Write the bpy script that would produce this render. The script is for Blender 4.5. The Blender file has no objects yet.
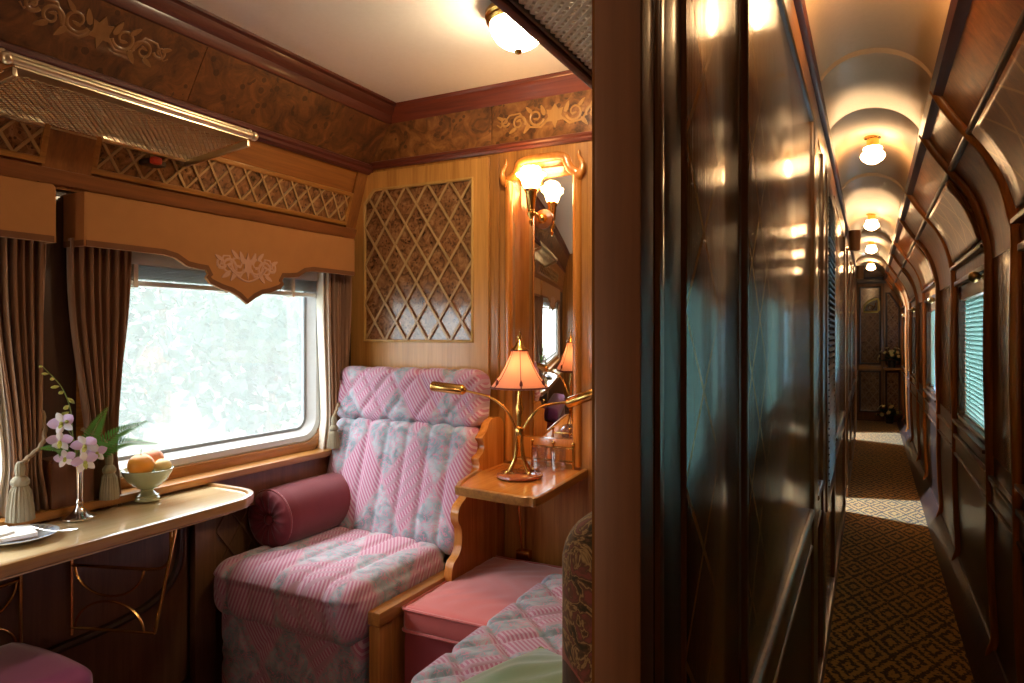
import bpy, bmesh, math, random
from mathutils import Vector, Matrix
PI = math.pi
random.seed(7)
SC = bpy.context.scene
COL = SC.collection

# ------------------------------------------------------------------ mesh builder
class MB:
    def __init__(s): s.v = []; s.f = []; s.mi = []; s.cur = 0
    def add(s, vs, fs):
        b = len(s.v); s.v += [tuple(p) for p in vs]
        s.f += [tuple(b + i for i in f) for f in fs]; s.mi += [s.cur] * len(fs)
        return s
    def box(s, lo, hi, b=.003, rot=None, piv=None):
        lo, hi = [min(a, c) for a, c in zip(lo, hi)], [max(a, c) for a, c in zip(lo, hi)]
        c = Vector([(a + d) / 2 for a, d in zip(lo, hi)]); h = [(d - a) / 2 for a, d in zip(lo, hi)]
        b = min(b, min(h) * .6); bm = bmesh.new()
        bmesh.ops.create_cube(bm, size=2)
        for v in bm.verts: v.co = Vector((v.co.x * h[0], v.co.y * h[1], v.co.z * h[2]))
        if b > 0: bmesh.ops.bevel(bm, geom=bm.edges[:], offset=b, segments=2, affect='EDGES', profile=.6)
        p = Vector(piv) if piv else c
        vs = []
        for v in bm.verts:
            q = v.co + c
            if rot is not None: q = p + rot @ (q - p)
            vs.append(q)
        bm.verts.index_update()
        s.add(vs, [[v.index for v in f.verts] for f in bm.faces]); bm.free(); return s
    def tube(s, pts, r, n=8, closed=False, caps=True, flat=1.0, up=None):
        pts = [Vector(p) for p in pts]; m = len(pts)
        rs = r if isinstance(r, (list, tuple)) else [r] * m
        vs = []; prev = None
        for i, p in enumerate(pts):
            a = pts[(i - 1) % m] if (closed or i > 0) else p
            c = pts[(i + 1) % m] if (closed or i < m - 1) else p
            t = (c - a)
            t = t.normalized() if t.length > 1e-9 else Vector((0, 0, 1))
            if up is not None: x = Vector(up).cross(t)
            elif prev is None:
                x = t.cross(Vector((0, 0, 1)))
                if x.length < .05: x = t.cross(Vector((0, 1, 0)))
            else: x = prev - t * prev.dot(t)
            x.normalize(); prev = x; y = t.cross(x)
            for k in range(n):
                an = 2 * PI * k / n
                vs.append(p + x * (math.cos(an) * rs[i]) + y * (math.sin(an) * rs[i] * flat))
        fs = []
        for i in range(m if closed else m - 1):
            j = (i + 1) % m
            for k in range(n):
                l = (k + 1) % n
                fs.append((i * n + k, i * n + l, j * n + l, j * n + k))
        if caps and not closed:
            fs.append(tuple(range(n - 1, -1, -1))); fs.append(tuple((m - 1) * n + k for k in range(n)))
        return s.add(vs, fs)
    def lathe(s, prof, c=(0, 0, 0), n=24, axis=None, fr=None):
        c = Vector(c); R = Matrix.Identity(3)
        if axis is not None: R = Vector((0, 0, 1)).rotation_difference(Vector(axis)).to_matrix()
        vs = []
        for i, (r, z) in enumerate(prof):
            for k in range(n):
                a = 2 * PI * k / n; rr = r * (fr(a, i / (len(prof) - 1)) if fr else 1)
                vs.append(c + R @ Vector((rr * math.cos(a), rr * math.sin(a), z)))
        fs = []
        for i in range(len(prof) - 1):
            for k in range(n):
                l = (k + 1) % n
                fs.append((i * n + k, i * n + l, (i + 1) * n + l, (i + 1) * n + k))
        if prof[0][0] > 1e-4: fs.append(tuple(range(n - 1, -1, -1)))
        if prof[-1][0] > 1e-4: fs.append(tuple((len(prof) - 1) * n + k for k in range(n)))
        return s.add(vs, fs)
    def prism(s, poly, o, u, v, d):
        """polygon (a,b) -> o+u*a+v*b, extruded along d"""
        o, u, v, d = Vector(o), Vector(u), Vector(v), Vector(d); n = len(poly)
        A = [o + u * a + v * b for a, b in poly]; B = [p + d for p in A]
        return s.add(A + B, [tuple(range(n - 1, -1, -1)), tuple(range(n, 2 * n))] +
                     [(i, (i + 1) % n, n + (i + 1) % n, n + i) for i in range(n)])
    def grid(s, fn, nu, nv, cu=False):
        vs = [fn(i / nu, j / nv) for j in range(nv + 1) for i in range(nu if cu else nu + 1)]
        w = nu if cu else nu + 1
        return s.add(vs, [(j * w + i, j * w + (i + 1) % w, (j + 1) * w + (i + 1) % w, (j + 1) * w + i)
                          for j in range(nv) for i in range(nu)])
    def ball(s, c, r, n=14, m=9, sc=(1, 1, 1)):
        c = Vector(c)
        return s.grid(lambda u, v: c + Vector((sc[0] * r * math.sin(PI * v) * math.cos(2 * PI * u), sc[1] * r * math.sin(PI * v) * math.sin(2 * PI * u), -sc[2] * r * math.cos(PI * v))), n, m, True)
    def rbox(s, c, size, r, step=.02, disp=None, M=None):
        """rounded box centred c; disp(local point, normal)->offset along normal"""
        h = [q / 2 for q in size]; c = Vector(c); idx = {}; vs = []; fs = []
        ns = [max(2, int(round(q / step))) for q in size]
        def vert(p):
            key = tuple(round(q, 5) for q in p)
            if key in idx: return idx[key]
            P = Vector(p); Q = Vector([max(-(hh - r), min(hh - r, a)) for a, hh in zip(p, h)])
            nn = P - Q
            nn = nn.normalized() if nn.length > 1e-9 else Vector((0, 0, 1))
            W = Q + nn * r
            if disp: W = W + nn * disp(W, nn)
            W = (M @ W if M is not None else W) + c
            vs.append(W); idx[key] = len(vs) - 1; return idx[key]
        for ax in range(3):
            a, b = (ax + 1) % 3, (ax + 2) % 3
            for sg in (-1, 1):
                for i in range(ns[a]):
                    for j in range(ns[b]):
                        q = []
                        for (di, dj) in ((0, 0), (1, 0), (1, 1), (0, 1)):
                            p = [0, 0, 0]; p[ax] = sg * h[ax]
                            p[a] = -h[a] + size[a] * (i + di) / ns[a]; p[b] = -h[b] + size[b] * (j + dj) / ns[b]
                            q.append(vert(p))
                        fs.append(q if sg > 0 else q[::-1])
        return s.add(vs, fs)
    def sweep(s, path, prof, closed=False):
        """path: list of (point, side vector, up vector); prof: list of (side, up) closed polygon"""
        n = len(prof); vs = []
        for p, a, b in path:
            for x, y in prof: vs.append(Vector(p) + Vector(a) * x + Vector(b) * y)
        m = len(path); fs = []
        for i in range(m if closed else m - 1):
            j = (i + 1) % m
            for k in range(n): fs.append((i * n + k, i * n + (k + 1) % n, j * n + (k + 1) % n, j * n + k))
        if not closed: fs += [tuple(range(n - 1, -1, -1)), tuple((m - 1) * n + k for k in range(n))]
        return s.add(vs, fs)
    def loop(s, pts, nrm, prof):
        """closed frame round planar pts; prof (outward, along normal)"""
        nrm = Vector(nrm); P = [Vector(p) for p in pts]; m = len(P)
        cen = sum(P, Vector()) / m; path = []
        for i in range(m):
            e1 = (P[i] - P[i - 1]).normalized(); e2 = (P[(i + 1) % m] - P[i]).normalized()
            o1, o2 = e1.cross(nrm), e2.cross(nrm); o = o1 + o2
            o = o / max(.3, (1 + o1.dot(o2)))
            path.append((P[i], o, nrm))
        area = sum((P[i] - cen).cross(P[(i + 1) % m] - cen).dot(nrm) for i in range(m))
        if area < 0: path = [(p, -o, n_) for p, o, n_ in path]
        return s.sweep(path, prof, True)
    def plate(s, outer, holes, o, u, v, d):
        """flat plate with holes, outline in (a,b)"""
        o, u, v, d = Vector(o), Vector(u), Vector(v), Vector(d)
        bm = bmesh.new(); es = []; loops = []
        for lp in [outer] + holes:
            vv = [bm.verts.new((a, b, 0)) for a, b in lp]; loops.append(vv)
            es += [bm.edges.new((vv[i], vv[(i + 1) % len(vv)])) for i in range(len(vv))]
        bmesh.ops.triangle_fill(bm, use_beauty=True, use_dissolve=False, edges=es)
        bm.verts.index_update(); V = [x.co.copy() for x in bm.verts]; n = len(V)
        A = [o + u * p.x + v * p.y for p in V]; B = [p + d for p in A]
        fs = []
        for f in bm.faces:
            t = [x.index for x in f.verts]; fs.append(t); fs.append([n + i for i in t[::-1]])
        for vv in loops:
            for i in range(len(vv)):
                a, b = vv[i].index, vv[(i + 1) % len(vv)].index; fs.append((a, b, n + b, n + a))
        bm.free(); return s.add(A + B, fs)
    def obj(s, name, mat, parent=None, smooth=40, **props):
        me = bpy.data.meshes.new(name)
        W = Vector((0, 0, 0))
        if parent is not None:
            p = parent
            while p is not None: W += p.location; p = p.parent
        me.from_pydata([(a - W.x, b - W.y, c - W.z) for a, b, c in s.v], [], s.f)
        mats = mat if isinstance(mat, (list, tuple)) else [mat]
        for m_ in mats: me.materials.append(m_)
        for p, i in zip(me.polygons, s.mi): p.material_index = i
        bm = bmesh.new(); bm.from_mesh(me); bmesh.ops.recalc_face_normals(bm, faces=bm.faces); bm.to_mesh(me); bm.free()
        if smooth:
            me.shade_smooth(); me.set_sharp_from_angle(angle=math.radians(smooth))
        o = bpy.data.objects.new(name, me); COL.objects.link(o)
        if parent is not None: o.parent = parent
        for k, q in props.items(): o[k] = q
        return o

def thing(name, loc, label, cat, group=None):
    o = bpy.data.objects.new(name, None); COL.objects.link(o); o.location = loc; o.empty_display_size = .05
    o['label'] = label; o['category'] = cat
    if group: o['group'] = group
    return o
def tag(o, label, cat, group=None):
    o['label'] = label; o['category'] = cat
    if group: o['group'] = group
    return o
def struct(m, name, mat, parent=None, smooth=40):
    o = m.obj(name, mat, parent, smooth)
    if parent is None: o['kind'] = 'structure'
    return o
def dup(root, dl, label=None, group=None):
    r = root.copy(); COL.objects.link(r); r.location = root.location + Vector(dl)
    if label: r['label'] = label
    if group: r['group'] = group
    for ch in list(root.children):
        c = ch.copy(); COL.objects.link(c); c.parent = r
        for g in list(ch.children):
            d = g.copy(); COL.objects.link(d); d.parent = c
    return r

# ------------------------------------------------------------------ materials
class NT:
    def __init__(s, name):
        s.mat = bpy.data.materials.new(name); s.mat.use_nodes = True
        s.t = s.mat.node_tree; s.t.nodes.clear()
        s.out = s.n('ShaderNodeOutputMaterial')
        s.tc = s.n('ShaderNodeTexCoord')
    def n(s, k, **p):
        x = s.t.nodes.new(k)
        for a, b in p.items(): setattr(x, a, b)
        return x
    def lk(s, a, b): s.t.links.new(a, b)
    def put(s, sock, val):
        if isinstance(val, bpy.types.NodeSocket): s.lk(val, sock)
        elif isinstance(val, (tuple, list)) and sock.type == 'RGBA': sock.default_value = (*val[:3], 1)
        else: sock.default_value = val
    def m(s, op, a, b=0, c=0):
        x = s.n('ShaderNodeMath', operation=op)
        for i, q in enumerate((a, b, c)): s.put(x.inputs[i], q)
        return x.outputs[0]
    def xyz(s, src=None):
        x = s.n('ShaderNodeSeparateXYZ'); s.lk(src or s.tc.outputs['Object'], x.inputs[0]); return x.outputs
    def mapv(s, scale, rot=(0, 0, 0), src=None):
        x = s.n('ShaderNodeMapping'); x.inputs['Scale'].default_value = scale; x.inputs['Rotation'].default_value = rot
        s.lk(src or s.tc.outputs['Object'], x.inputs['Vector']); return x.outputs[0]
    def noise(s, vec, scale, detail=3, rough=.5, dist=0):
        x = s.n('ShaderNodeTexNoise'); s.lk(vec, x.inputs['Vector'])
        x.inputs['Scale'].default_value = scale; x.inputs['Detail'].default_value = detail
        x.inputs['Roughness'].default_value = rough; x.inputs['Distortion'].default_value = dist
        return x.outputs['Fac']
    def vor(s, vec, scale, feature='F1'):
        x = s.n('ShaderNodeTexVoronoi', feature=feature); s.lk(vec, x.inputs['Vector']); x.inputs['Scale'].default_value = scale
        return x.outputs['Distance']
    def ramp(s, fac, stops):
        x = s.n('ShaderNodeValToRGB'); s.lk(fac, x.inputs[0]); e = x.color_ramp.elements
        while len(e) < len(stops): e.new(.5)
        for q, (p, c) in zip(e, stops): q.position = p; q.color = (*c[:3], 1)
        return x.outputs[0]
    def mix(s, fac, a, b, mode='MIX'):
        x = s.n('ShaderNodeMix', data_type='RGBA', blend_type=mode)
        s.put(x.inputs[0], fac); s.put(x.inputs[6], a); s.put(x.inputs[7], b); return x.outputs[2]
    def bump(s, h, strength=.2, dist=.002):
        x = s.n('ShaderNodeBump'); x.inputs['Strength'].default_value = strength; x.inputs['Distance'].default_value = dist
        s.lk(h, x.inputs['Height']); return x.outputs[0]
    def bsdf(s, color, rough=.5, metal=0, normal=None, **k):
        x = s.n('ShaderNodeBsdfPrincipled'); s.put(x.inputs['Base Color'], color); s.put(x.inputs['Roughness'], rough)
        x.inputs['Metallic'].default_value = metal
        if normal is not None: s.lk(normal, x.inputs['Normal'])
        for a, b in k.items(): s.put(x.inputs[a.replace('_', ' ')], b)
        return x.outputs[0]
    def end(s, sh): s.lk(sh, s.out.inputs[0]); return s.mat

def plain(name, c, rough=.5, metal=0, **k):
    t = NT(name)
    nz = t.noise(t.mapv((1, 1, 1)), 60, 2)
    col = t.mix(.12, c, t.mix(nz, [q * .6 for q in c], [min(1, q * 1.4) for q in c]))
    return t.end(t.bsdf(col, rough, metal, **k))
def wood(name, c1, c2, axis='Z', rough=.35, coat=.3, sc=1.0, bump=.05, lattice=None, coatr=.12):
    t = NT(name)
    k = [26, 26, 26]; k['XYZ'.index(axis)] = 1.3
    v = t.mapv([q * sc for q in k])
    a = t.noise(v, 1.0, 5, .6, .6); b = t.noise(v, 5.0, 3, .6)
    f = t.m('ADD', t.m('MULTIPLY', a, .7), t.m('MULTIPLY', b, .3))
    col = t.ramp(f, [(.32, c1), (.5, [(p + q) / 2 for p, q in zip(c1, c2)]), (.68, c2)])
    if lattice:
        w, h, lc, amt = lattice
        x, y, z = t.xyz()
        p = t.m('ADD', x, y)
        fac = None
        for sg in (1, -1):
            q = t.m('FRACT', t.m('ADD', t.m('MULTIPLY', p, 1 / w), t.m('MULTIPLY', z, sg / h)))
            l = t.m('LESS_THAN', t.m('ABSOLUTE', t.m('SUBTRACT', q, .5)), .035)
            fac = l if fac is None else t.m('MAXIMUM', fac, l)
        col = t.mix(t.m('MULTIPLY', fac, amt), col, lc)
    return t.end(t.bsdf(col, rough, 0, t.bump(b, bump), Coat_Weight=coat, Coat_Roughness=coatr))
def lacquer(name, c1, c2, rough=.15, coat=.3, lattice=None, brush=(320, 320, 1.5), bs=.5):
    t = NT(name)
    v = t.mapv((26, 26, 1.3)); a = t.noise(v, 1.0, 5, .6, .6); b = t.noise(v, 5.0, 3, .6)
    f = t.m('ADD', t.m('MULTIPLY', a, .7), t.m('MULTIPLY', b, .3))
    col = t.ramp(f, [(.32, c1), (.68, c2)])
    if lattice:
        w, h, lc, amt = lattice
        x, y, z = t.xyz(); p = t.m('ADD', x, y); fac = None
        for sg in (1, -1):
            q = t.m('FRACT', t.m('ADD', t.m('MULTIPLY', p, 1 / w), t.m('MULTIPLY', z, sg / h)))
            l = t.m('LESS_THAN', t.m('ABSOLUTE', t.m('SUBTRACT', q, .5)), .03)
            fac = l if fac is None else t.m('MAXIMUM', fac, l)
        col = t.mix(t.m('MULTIPLY', fac, amt), col, lc)
    g = t.noise(t.mapv(brush), 1.0, 2, .6)
    nb = t.bump(g, bs, .0012)
    return t.end(t.bsdf(col, rough, 0, nb, Coat_Weight=coat, Coat_Roughness=.1))
def burl(name, c1, c2, c3, scale=14, rough=.35, coat=.3, spots=True):
    t = NT(name); v = t.mapv((1, 1, 1))
    a = t.noise(v, scale, 6, .65, 1.2)
    col = t.ramp(a, [(.33, c1), (.5, c2), (.68, c3)])
    if spots:
        d = t.vor(v, scale * 2.2); s2 = t.noise(v, scale * .5, 2)
        sp = t.m('MULTIPLY', t.m('LESS_THAN', d, .28), t.m('GREATER_THAN', s2, .5))
        col = t.mix(t.m('MULTIPLY', sp, .75), col, c1)
    return t.end(t.bsdf(col, rough, 0, t.bump(a, .05), Coat_Weight=coat, Coat_Roughness=.1))
def fabric(name, c, rough=.9, sheen=.3, var=.35, scale=500, tint=None):
    t = NT(name); v = t.mapv((1, 1, 1))
    a = t.noise(v, 18, 4); w = t.noise(v, scale, 2)
    col = t.mix(t.m('MULTIPLY', a, var), c, tint or [q * .55 for q in c])
    return t.end(t.bsdf(col, rough, 0, t.bump(w, .25, .001), Sheen_Weight=sheen, Sheen_Roughness=.4, Specular_IOR_Level=.2))
def patchwork(name, ca, cb, w=.27, h=.36, bright=1.0, off=(0, 0)):
    """diamond patchwork: striped rose diamonds and grey-blue floral diamonds"""
    t = NT(name); x, y, z = t.xyz()
    def lin(k): return t.m('ADD', t.m('ADD', t.m('MULTIPLY', x, k[0]), t.m('MULTIPLY', y, k[1])), t.m('MULTIPLY', z, k[2]))
    a = t.m('ADD', lin(ca), off[0]); b = t.m('ADD', lin(cb), off[1])
    an, bn = t.m('MULTIPLY', a, 1 / w), t.m('MULTIPLY', b, 1 / h)
    d1, d2 = t.m('ADD', an, bn), t.m('SUBTRACT', an, bn)
    par = t.m('FLOORED_MODULO', t.m('ADD', t.m('FLOOR', d1), t.m('FLOOR', d2)), 2)
    alt = t.m('FLOORED_MODULO', t.m('FLOOR', d1), 2)
    st = t.m('SINE', t.m('MULTIPLY', t.m('ADD', a, t.m('MULTIPLY', b, .75)), 2 * PI / .017))
    wave = t.m('SINE', t.m('MULTIPLY', t.m('SUBTRACT', b, t.m('MULTIPLY', a, .9)), 2 * PI / .055))
    g = lambda c: [q * bright for q in c]
    stripes = t.mix(t.m('GREATER_THAN', st, .1), g((.33, .12, .20)), g((.41, .29, .36)))
    stripes2 = t.mix(t.m('GREATER_THAN', wave, -.35), g((.33, .20, .26)), stripes)
    vv = t.mapv((1, 1, 1))
    n1 = t.noise(vv, 26, 3, .6, 1.5)
    vein = t.m('LESS_THAN', t.m('ABSOLUTE', t.m('SUBTRACT', n1, .5)), .02)
    flor = t.ramp(t.noise(vv, 16, 3, .5, 1), [(.35, g((.14, .18, .21))), (.5, g((.22, .27, .31))), (.66, g((.34, .34, .39)))])
    flor = t.mix(t.m('MULTIPLY', vein, .85), flor, g((.48, .16, .24)))
    rb = t.mix(alt, stripes, stripes2)
    col = t.mix(par, rb, flor)
    # woven border between the patches
    e1 = t.m('ABSOLUTE', t.m('SUBTRACT', t.m('FRACT', d1), .5)); e2 = t.m('ABSOLUTE', t.m('SUBTRACT', t.m('FRACT', d2), .5))
    ed = t.m('GREATER_THAN', t.m('MAXIMUM', e1, e2), .472)
    col = t.mix(t.m('MULTIPLY', ed, .5), col, g((.40, .22, .28)))
    wv = t.noise(vv, 420, 2)
    return t.end(t.bsdf(col, .85, 0, t.bump(wv, .3, .001), Sheen_Weight=.25, Specular_IOR_Level=.2))
def emit(name, c, s, alb=(.9, .85, .75)):
    t = NT(name)
    x = t.bsdf(alb, .4, 0, Emission_Color=c, Emission_Strength=s)
    return t.end(x)

HON1, HON2 = (.21, .080, .015), (.50, .22, .048)
M = {}
M['honey'] = wood('honey_teak', HON1, HON2, 'Z')
M['honey_x'] = wood('honey_teak_across', HON1, HON2, 'X')
M['honey_y'] = wood('honey_teak_along', HON1, HON2, 'Y')
M['russet'] = wood('russet_teak_along', (.17, .055, .012), (.38, .145, .032), 'Y', .4, .25)
M['honey_dull'] = wood('plain_teak_along', (.17, .075, .02), (.36, .18, .06), 'Y', .5, .05)
M['orange'] = wood('orange_varnished_teak', (.36, .11, .016), (.64, .25, .05), 'Z', .25, .6)
M['orange_y'] = wood('orange_varnished_tabletop', (.52, .17, .028), (.76, .31, .07), 'Y', .22, .6)
M['maho'] = wood('mahogany_moulding', (.042, .008, .005), (.125, .024, .012), 'Y', .5, .15)
M['maho_x'] = wood('mahogany_moulding_across', (.08, .014, .007), (.21, .042, .018), 'X', .38, .35)
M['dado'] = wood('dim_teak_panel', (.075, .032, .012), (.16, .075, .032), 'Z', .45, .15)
M['dark'] = wood('dark_brown_board', (.03, .014, .008), (.075, .034, .018), 'Z', .4, .2)
M['table'] = wood('pale_polished_tabletop', (.55, .39, .20), (.70, .54, .32), 'Y', .14, 1.0)
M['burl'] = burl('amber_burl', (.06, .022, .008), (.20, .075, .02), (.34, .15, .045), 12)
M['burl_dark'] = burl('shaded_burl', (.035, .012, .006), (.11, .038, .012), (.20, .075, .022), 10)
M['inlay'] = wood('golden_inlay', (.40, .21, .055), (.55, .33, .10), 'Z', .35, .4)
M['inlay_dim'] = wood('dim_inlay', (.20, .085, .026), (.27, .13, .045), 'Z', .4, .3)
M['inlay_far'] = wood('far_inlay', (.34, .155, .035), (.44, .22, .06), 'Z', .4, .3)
M['backing'] = burl('flowered_backing', (.05, .020, .010), (.24, .105, .040), (.38, .20, .09), 26, .25, .9)
M['lattice'] = wood('lattice_strip', (.33, .19, .07), (.50, .31, .13), 'Z', .4, .3)
LQ1, LQ2 = (.070, .027, .008), (.21, .088, .026)
M['lacquer'] = lacquer('brown_lacquer', LQ1, LQ2, .16, .5)
M['lacquer_inlay'] = lacquer('brown_lacquer_with_inlaid_lattice', LQ1, LQ2, .16, .5, (.19, .19, (.50, .27, .09), .7))
M['lacquer_y'] = wood('brown_lacquer_along', (.04, .016, .007), (.12, .05, .02), 'Y', .35, .2, 1, .15, coatr=.2)
M['lacquer_up'] = lacquer('brown_lacquer_curved_panel', (.20, .055, .009), (.48, .165, .030), .32, .08, None, (320, 320, 1.5), .05)
M['lacquer_up_inlay'] = lacquer('curved_panel_with_inlaid_lattice', (.12, .038, .008), (.32, .115, .026), .30, .08, (.30, .30, (.50, .26, .07), .7), (320, 320, 1.5), .05)
M['post'] = wood('corridor_post', (.12, .045, .014), (.26, .11, .035), 'Z', .3, .4)
M['jamb'] = wood('door_post', (.12, .048, .018), (.20, .084, .034), 'Z', .5, .08)
M['black'] = wood('near_black_panel', (.020, .010, .006), (.046, .024, .013), 'Z', .38, .15, 1, .1)
M['ceil'] = plain('white_ceiling_paint', (.84, .79, .74), .7)
M['vault'] = plain('cream_enamel_vault', (.62, .44, .26), .48, Coat_Weight=.12, Coat_Roughness=.3)
M['brass'] = plain('polished_brass', (.72, .44, .13), .22, 1.0)
M['pale_brass'] = plain('pale_silvered_brass', (.66, .54, .36), .3, 1.0)
M['brass_dk'] = plain('dull_brass', (.42, .27, .10), .35, 1.0)
M['silver'] = plain('silver', (.80, .76, .74), .12, 1.0)
M['alu'] = plain('pale_aluminium', (.62, .66, .68), .4, .3)
M['blind'] = plain('grey_blind_slats', (.36, .38, .36), .45)
M['pelmet'] = fabric('tan_suede_pelmet', (.38, .165, .050), .9, .25, .35)
M['pelmet_trim'] = fabric('brown_pelmet_border', (.16, .065, .026), .9, .2)
M['embroid'] = fabric('pink_embroidery', (.52, .29, .19), .8, .2, .5, 300)
M['curtain'] = fabric('taupe_curtain', (.31, .17, .098), .85, .35, .3)
M['lining'] = fabric('ivory_lining', (.75, .68, .58), .9, .1, .1)
M['tassel'] = fabric('sage_grey_tassel', (.30, .26, .18), .85, .3, .5, 700)
M['cord'] = fabric('twisted_cord', (.32, .22, .13), .85, .2, .5, 300)
M['chair_v'] = patchwork('patchwork_upholstery_back', (1, 0, 0), (0, 0, 1), .265, .40, 1.25, (1.855 + .02, -.76))
M['chair_h'] = patchwork('patchwork_upholstery_seat', (1, 0, 0), (0, 1, -.6), .265, .42, 1.2, (1.86, -1.85))
M['chair_f'] = patchwork('patchwork_upholstery_skirt', (1, 0, 0), (0, 0, 1), .265, .36, 1.1)
M['sofa'] = patchwork('patchwork_upholstery_sofa', (0, 1, 0), (1, 0, 0), .20, .20, 1.05, (.05, .04))
t = NT('dark_paisley_cloth'); vv = t.mapv((1, 1, 1)); n1 = t.noise(vv, 22, 3, .6, 2.2); x, y, z = t.xyz()
pc = t.ramp(n1, [(.36, (.035, .030, .016)), (.46, (.11, .06, .03)), (.50, (.34, .23, .10)), (.54, (.10, .05, .03)), (.66, (.20, .06, .05))])
ps = t.m('GREATER_THAN', t.m('SINE', t.m('MULTIPLY', t.m('ADD', t.m('ADD', x, y), t.m('MULTIPLY', z, .8)), 2 * PI / .05)), 0)
pb = t.m('LESS_THAN', t.m('ABSOLUTE', t.m('SUBTRACT', t.m('FRACT', t.m('ADD', t.m('MULTIPLY', z, 2.2), t.m('MULTIPLY', x, 1.5))), .5)), .17)
pc = t.mix(t.m('MULTIPLY', pb, .85), pc, t.mix(ps, (.05, .03, .02), (.28, .09, .07)))
M['paisley'] = t.end(t.bsdf(pc, .9, Sheen_Weight=.2, Specular_IOR_Level=.1))
M['burg'] = fabric('burgundy_velvet', (.18, .026, .036), .6, .45, .4, 300, (.09, .014, .022))
M['rose'] = fabric('rose_velvet', (.56, .13, .12), .6, .8, .35, 300, (.42, .11, .12))
M['rose_dk'] = fabric('wine_velvet', (.28, .050, .06), .6, .6, .35, 300)
M['mauve'] = fabric('mauve_velvet', (.30, .075, .25), .6, .8, .35, 300, (.17, .05, .10))
M['green'] = fabric('green_silk', (.17, .25, .14), .5, .6, .4, 300, (.10, .16, .09))
M['petal'] = plain('lilac_petal', (.68, .50, .80), .5, Subsurface_Weight=.15)
M['petal_w'] = plain('white_petal', (.86, .80, .88), .5, Subsurface_Weight=.15)
M['lip'] = plain('yellow_green_throat', (.45, .45, .10), .5)
M['leaf'] = plain('fern_green', (.085, .26, .04), .5, Subsurface_Weight=.1)
M['stem'] = plain('olive_stem', (.17, .22, .05), .5)
M['bud'] = plain('yellow_green_bud', (.38, .40, .10), .5)
M['orangefruit'] = plain('orange_peel', (.85, .33, .03), .45)
M['peach'] = plain('peach_skin', (.75, .28, .14), .55)
M['pear'] = plain('pale_pear_skin', (.72, .55, .22), .5)
M['celadon'] = plain('celadon_glaze', (.36, .41, .27), .2, Coat_Weight=.5)
M['plate'] = plain('white_blue_china', (.62, .68, .76), .2, Coat_Weight=.5)
M['plate_b'] = plain('blue_china_band', (.30, .40, .60), .2, Coat_Weight=.5)
M['napkin'] = fabric('white_napkin', (.85, .85, .85), .9, .1, .1)
M['boxwood'] = wood('reddish_box_wood', (.10, .032, .014), (.19, .068, .03), 'Z', .4, .2)
M['red'] = plain('red_plastic', (.60, .05, .02), .4)
M['seal'] = plain('grey_rubber', (.26, .29, .31), .6)
M['wax'] = plain('dark_rosette_wood', (.22, .07, .02), .3)
M['petal_dk'] = plain('cream_flower', (.55, .42, .16), .6)
M['potblack'] = plain('black_pot', (.02, .02, .02), .4)
M['pinkglow'] = None
# carpets
t = NT('corridor_carpet'); x, y, z = t.xyz()
fx = t.m('ABSOLUTE', t.m('SUBTRACT', t.m('FRACT', t.m('MULTIPLY', x, 1 / .165)), .5))
fy = t.m('ABSOLUTE', t.m('SUBTRACT', t.m('FRACT', t.m('MULTIPLY', y, 1 / .34)), .5))
nz = t.noise(t.mapv((1, 1, 1)), 55, 2)
d = t.m('ADD', t.m('ADD', fx, fy), t.m('MULTIPLY', t.m('SUBTRACT', nz, .5), .40))
s_ = t.m('SINE', t.m('MULTIPLY', d, 2 * PI / .28))
col = t.ramp(t.m('ADD', t.m('MULTIPLY', s_, .5), .5), [(.30, (.055, .032, .014)), (.66, (.50, .27, .07))])
M['carpet'] = t.end(t.bsdf(col, .95, 0, t.bump(t.noise(t.mapv((1, 1, 1)), 300, 2), .4, .002), Sheen_Weight=.2, Specular_IOR_Level=.1))
t = NT('cabin_carpet')
M['carpet2'] = t.end(t.bsdf(t.ramp(t.noise(t.mapv((1, 1, 1)), 28, 4, .6, 1.4), [(.4, (.03, .022, .018)), (.55, (.12, .05, .04)), (.62, (.20, .15, .09))]), .95, Specular_IOR_Level=.1))
# glass
def glass(name, tint, veil, gloss=.08):
    t = NT(name)
    tr = t.n('ShaderNodeBsdfTransparent'); tr.inputs[0].default_value = (*tint, 1)
    tl = t.n('ShaderNodeBsdfTranslucent'); tl.inputs[0].default_value = (.9, .95, .95, 1)
    gl = t.n('ShaderNodeBsdfGlossy'); gl.inputs['Roughness'].default_value = .03
    m1 = t.n('ShaderNodeMixShader'); m1.inputs[0].default_value = veil; t.lk(tr.outputs[0], m1.inputs[1]); t.lk(tl.outputs[0], m1.inputs[2])
    m2 = t.n('ShaderNodeMixShader'); m2.inputs[0].default_value = gloss; t.lk(m1.outputs[0], m2.inputs[1]); t.lk(gl.outputs[0], m2.inputs[2])
    return t.end(m2.outputs[0])
M['pane'] = glass('glare_veil_glass', (1, 1, 1), .092)  # translucent share of the pane imitates bright haze and glare outside
M['clear'] = glass('clear_glass', (.93, .90, .90), .03, .16)
t = NT('mirror_silver'); g_ = t.n('ShaderNodeBsdfGlossy'); g_.inputs['Roughness'].default_value = .01; g_.inputs[0].default_value = (.9, .9, .88, 1)
M['mirror'] = t.end(g_.outputs[0])
def translucent(name, c, w=.6, em=None):
    t = NT(name)
    d = t.bsdf(c, .8); tl = t.n('ShaderNodeBsdfTranslucent'); tl.inputs[0].default_value = (*c, 1)
    mx = t.n('ShaderNodeMixShader'); mx.inputs[0].default_value = w; t.lk(d, mx.inputs[1]); t.lk(tl.outputs[0], mx.inputs[2])
    return t.end(mx.outputs[0])
M['shade'] = translucent('pink_silk_shade', (.95, .62, .48), .72)
M['shade_trim'] = fabric('plum_shade_trim', (.18, .05, .05), .8, .2)
M['slat'] = translucent('pale_teal_blind_slat', (.46, .60, .58), .6)
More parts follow.
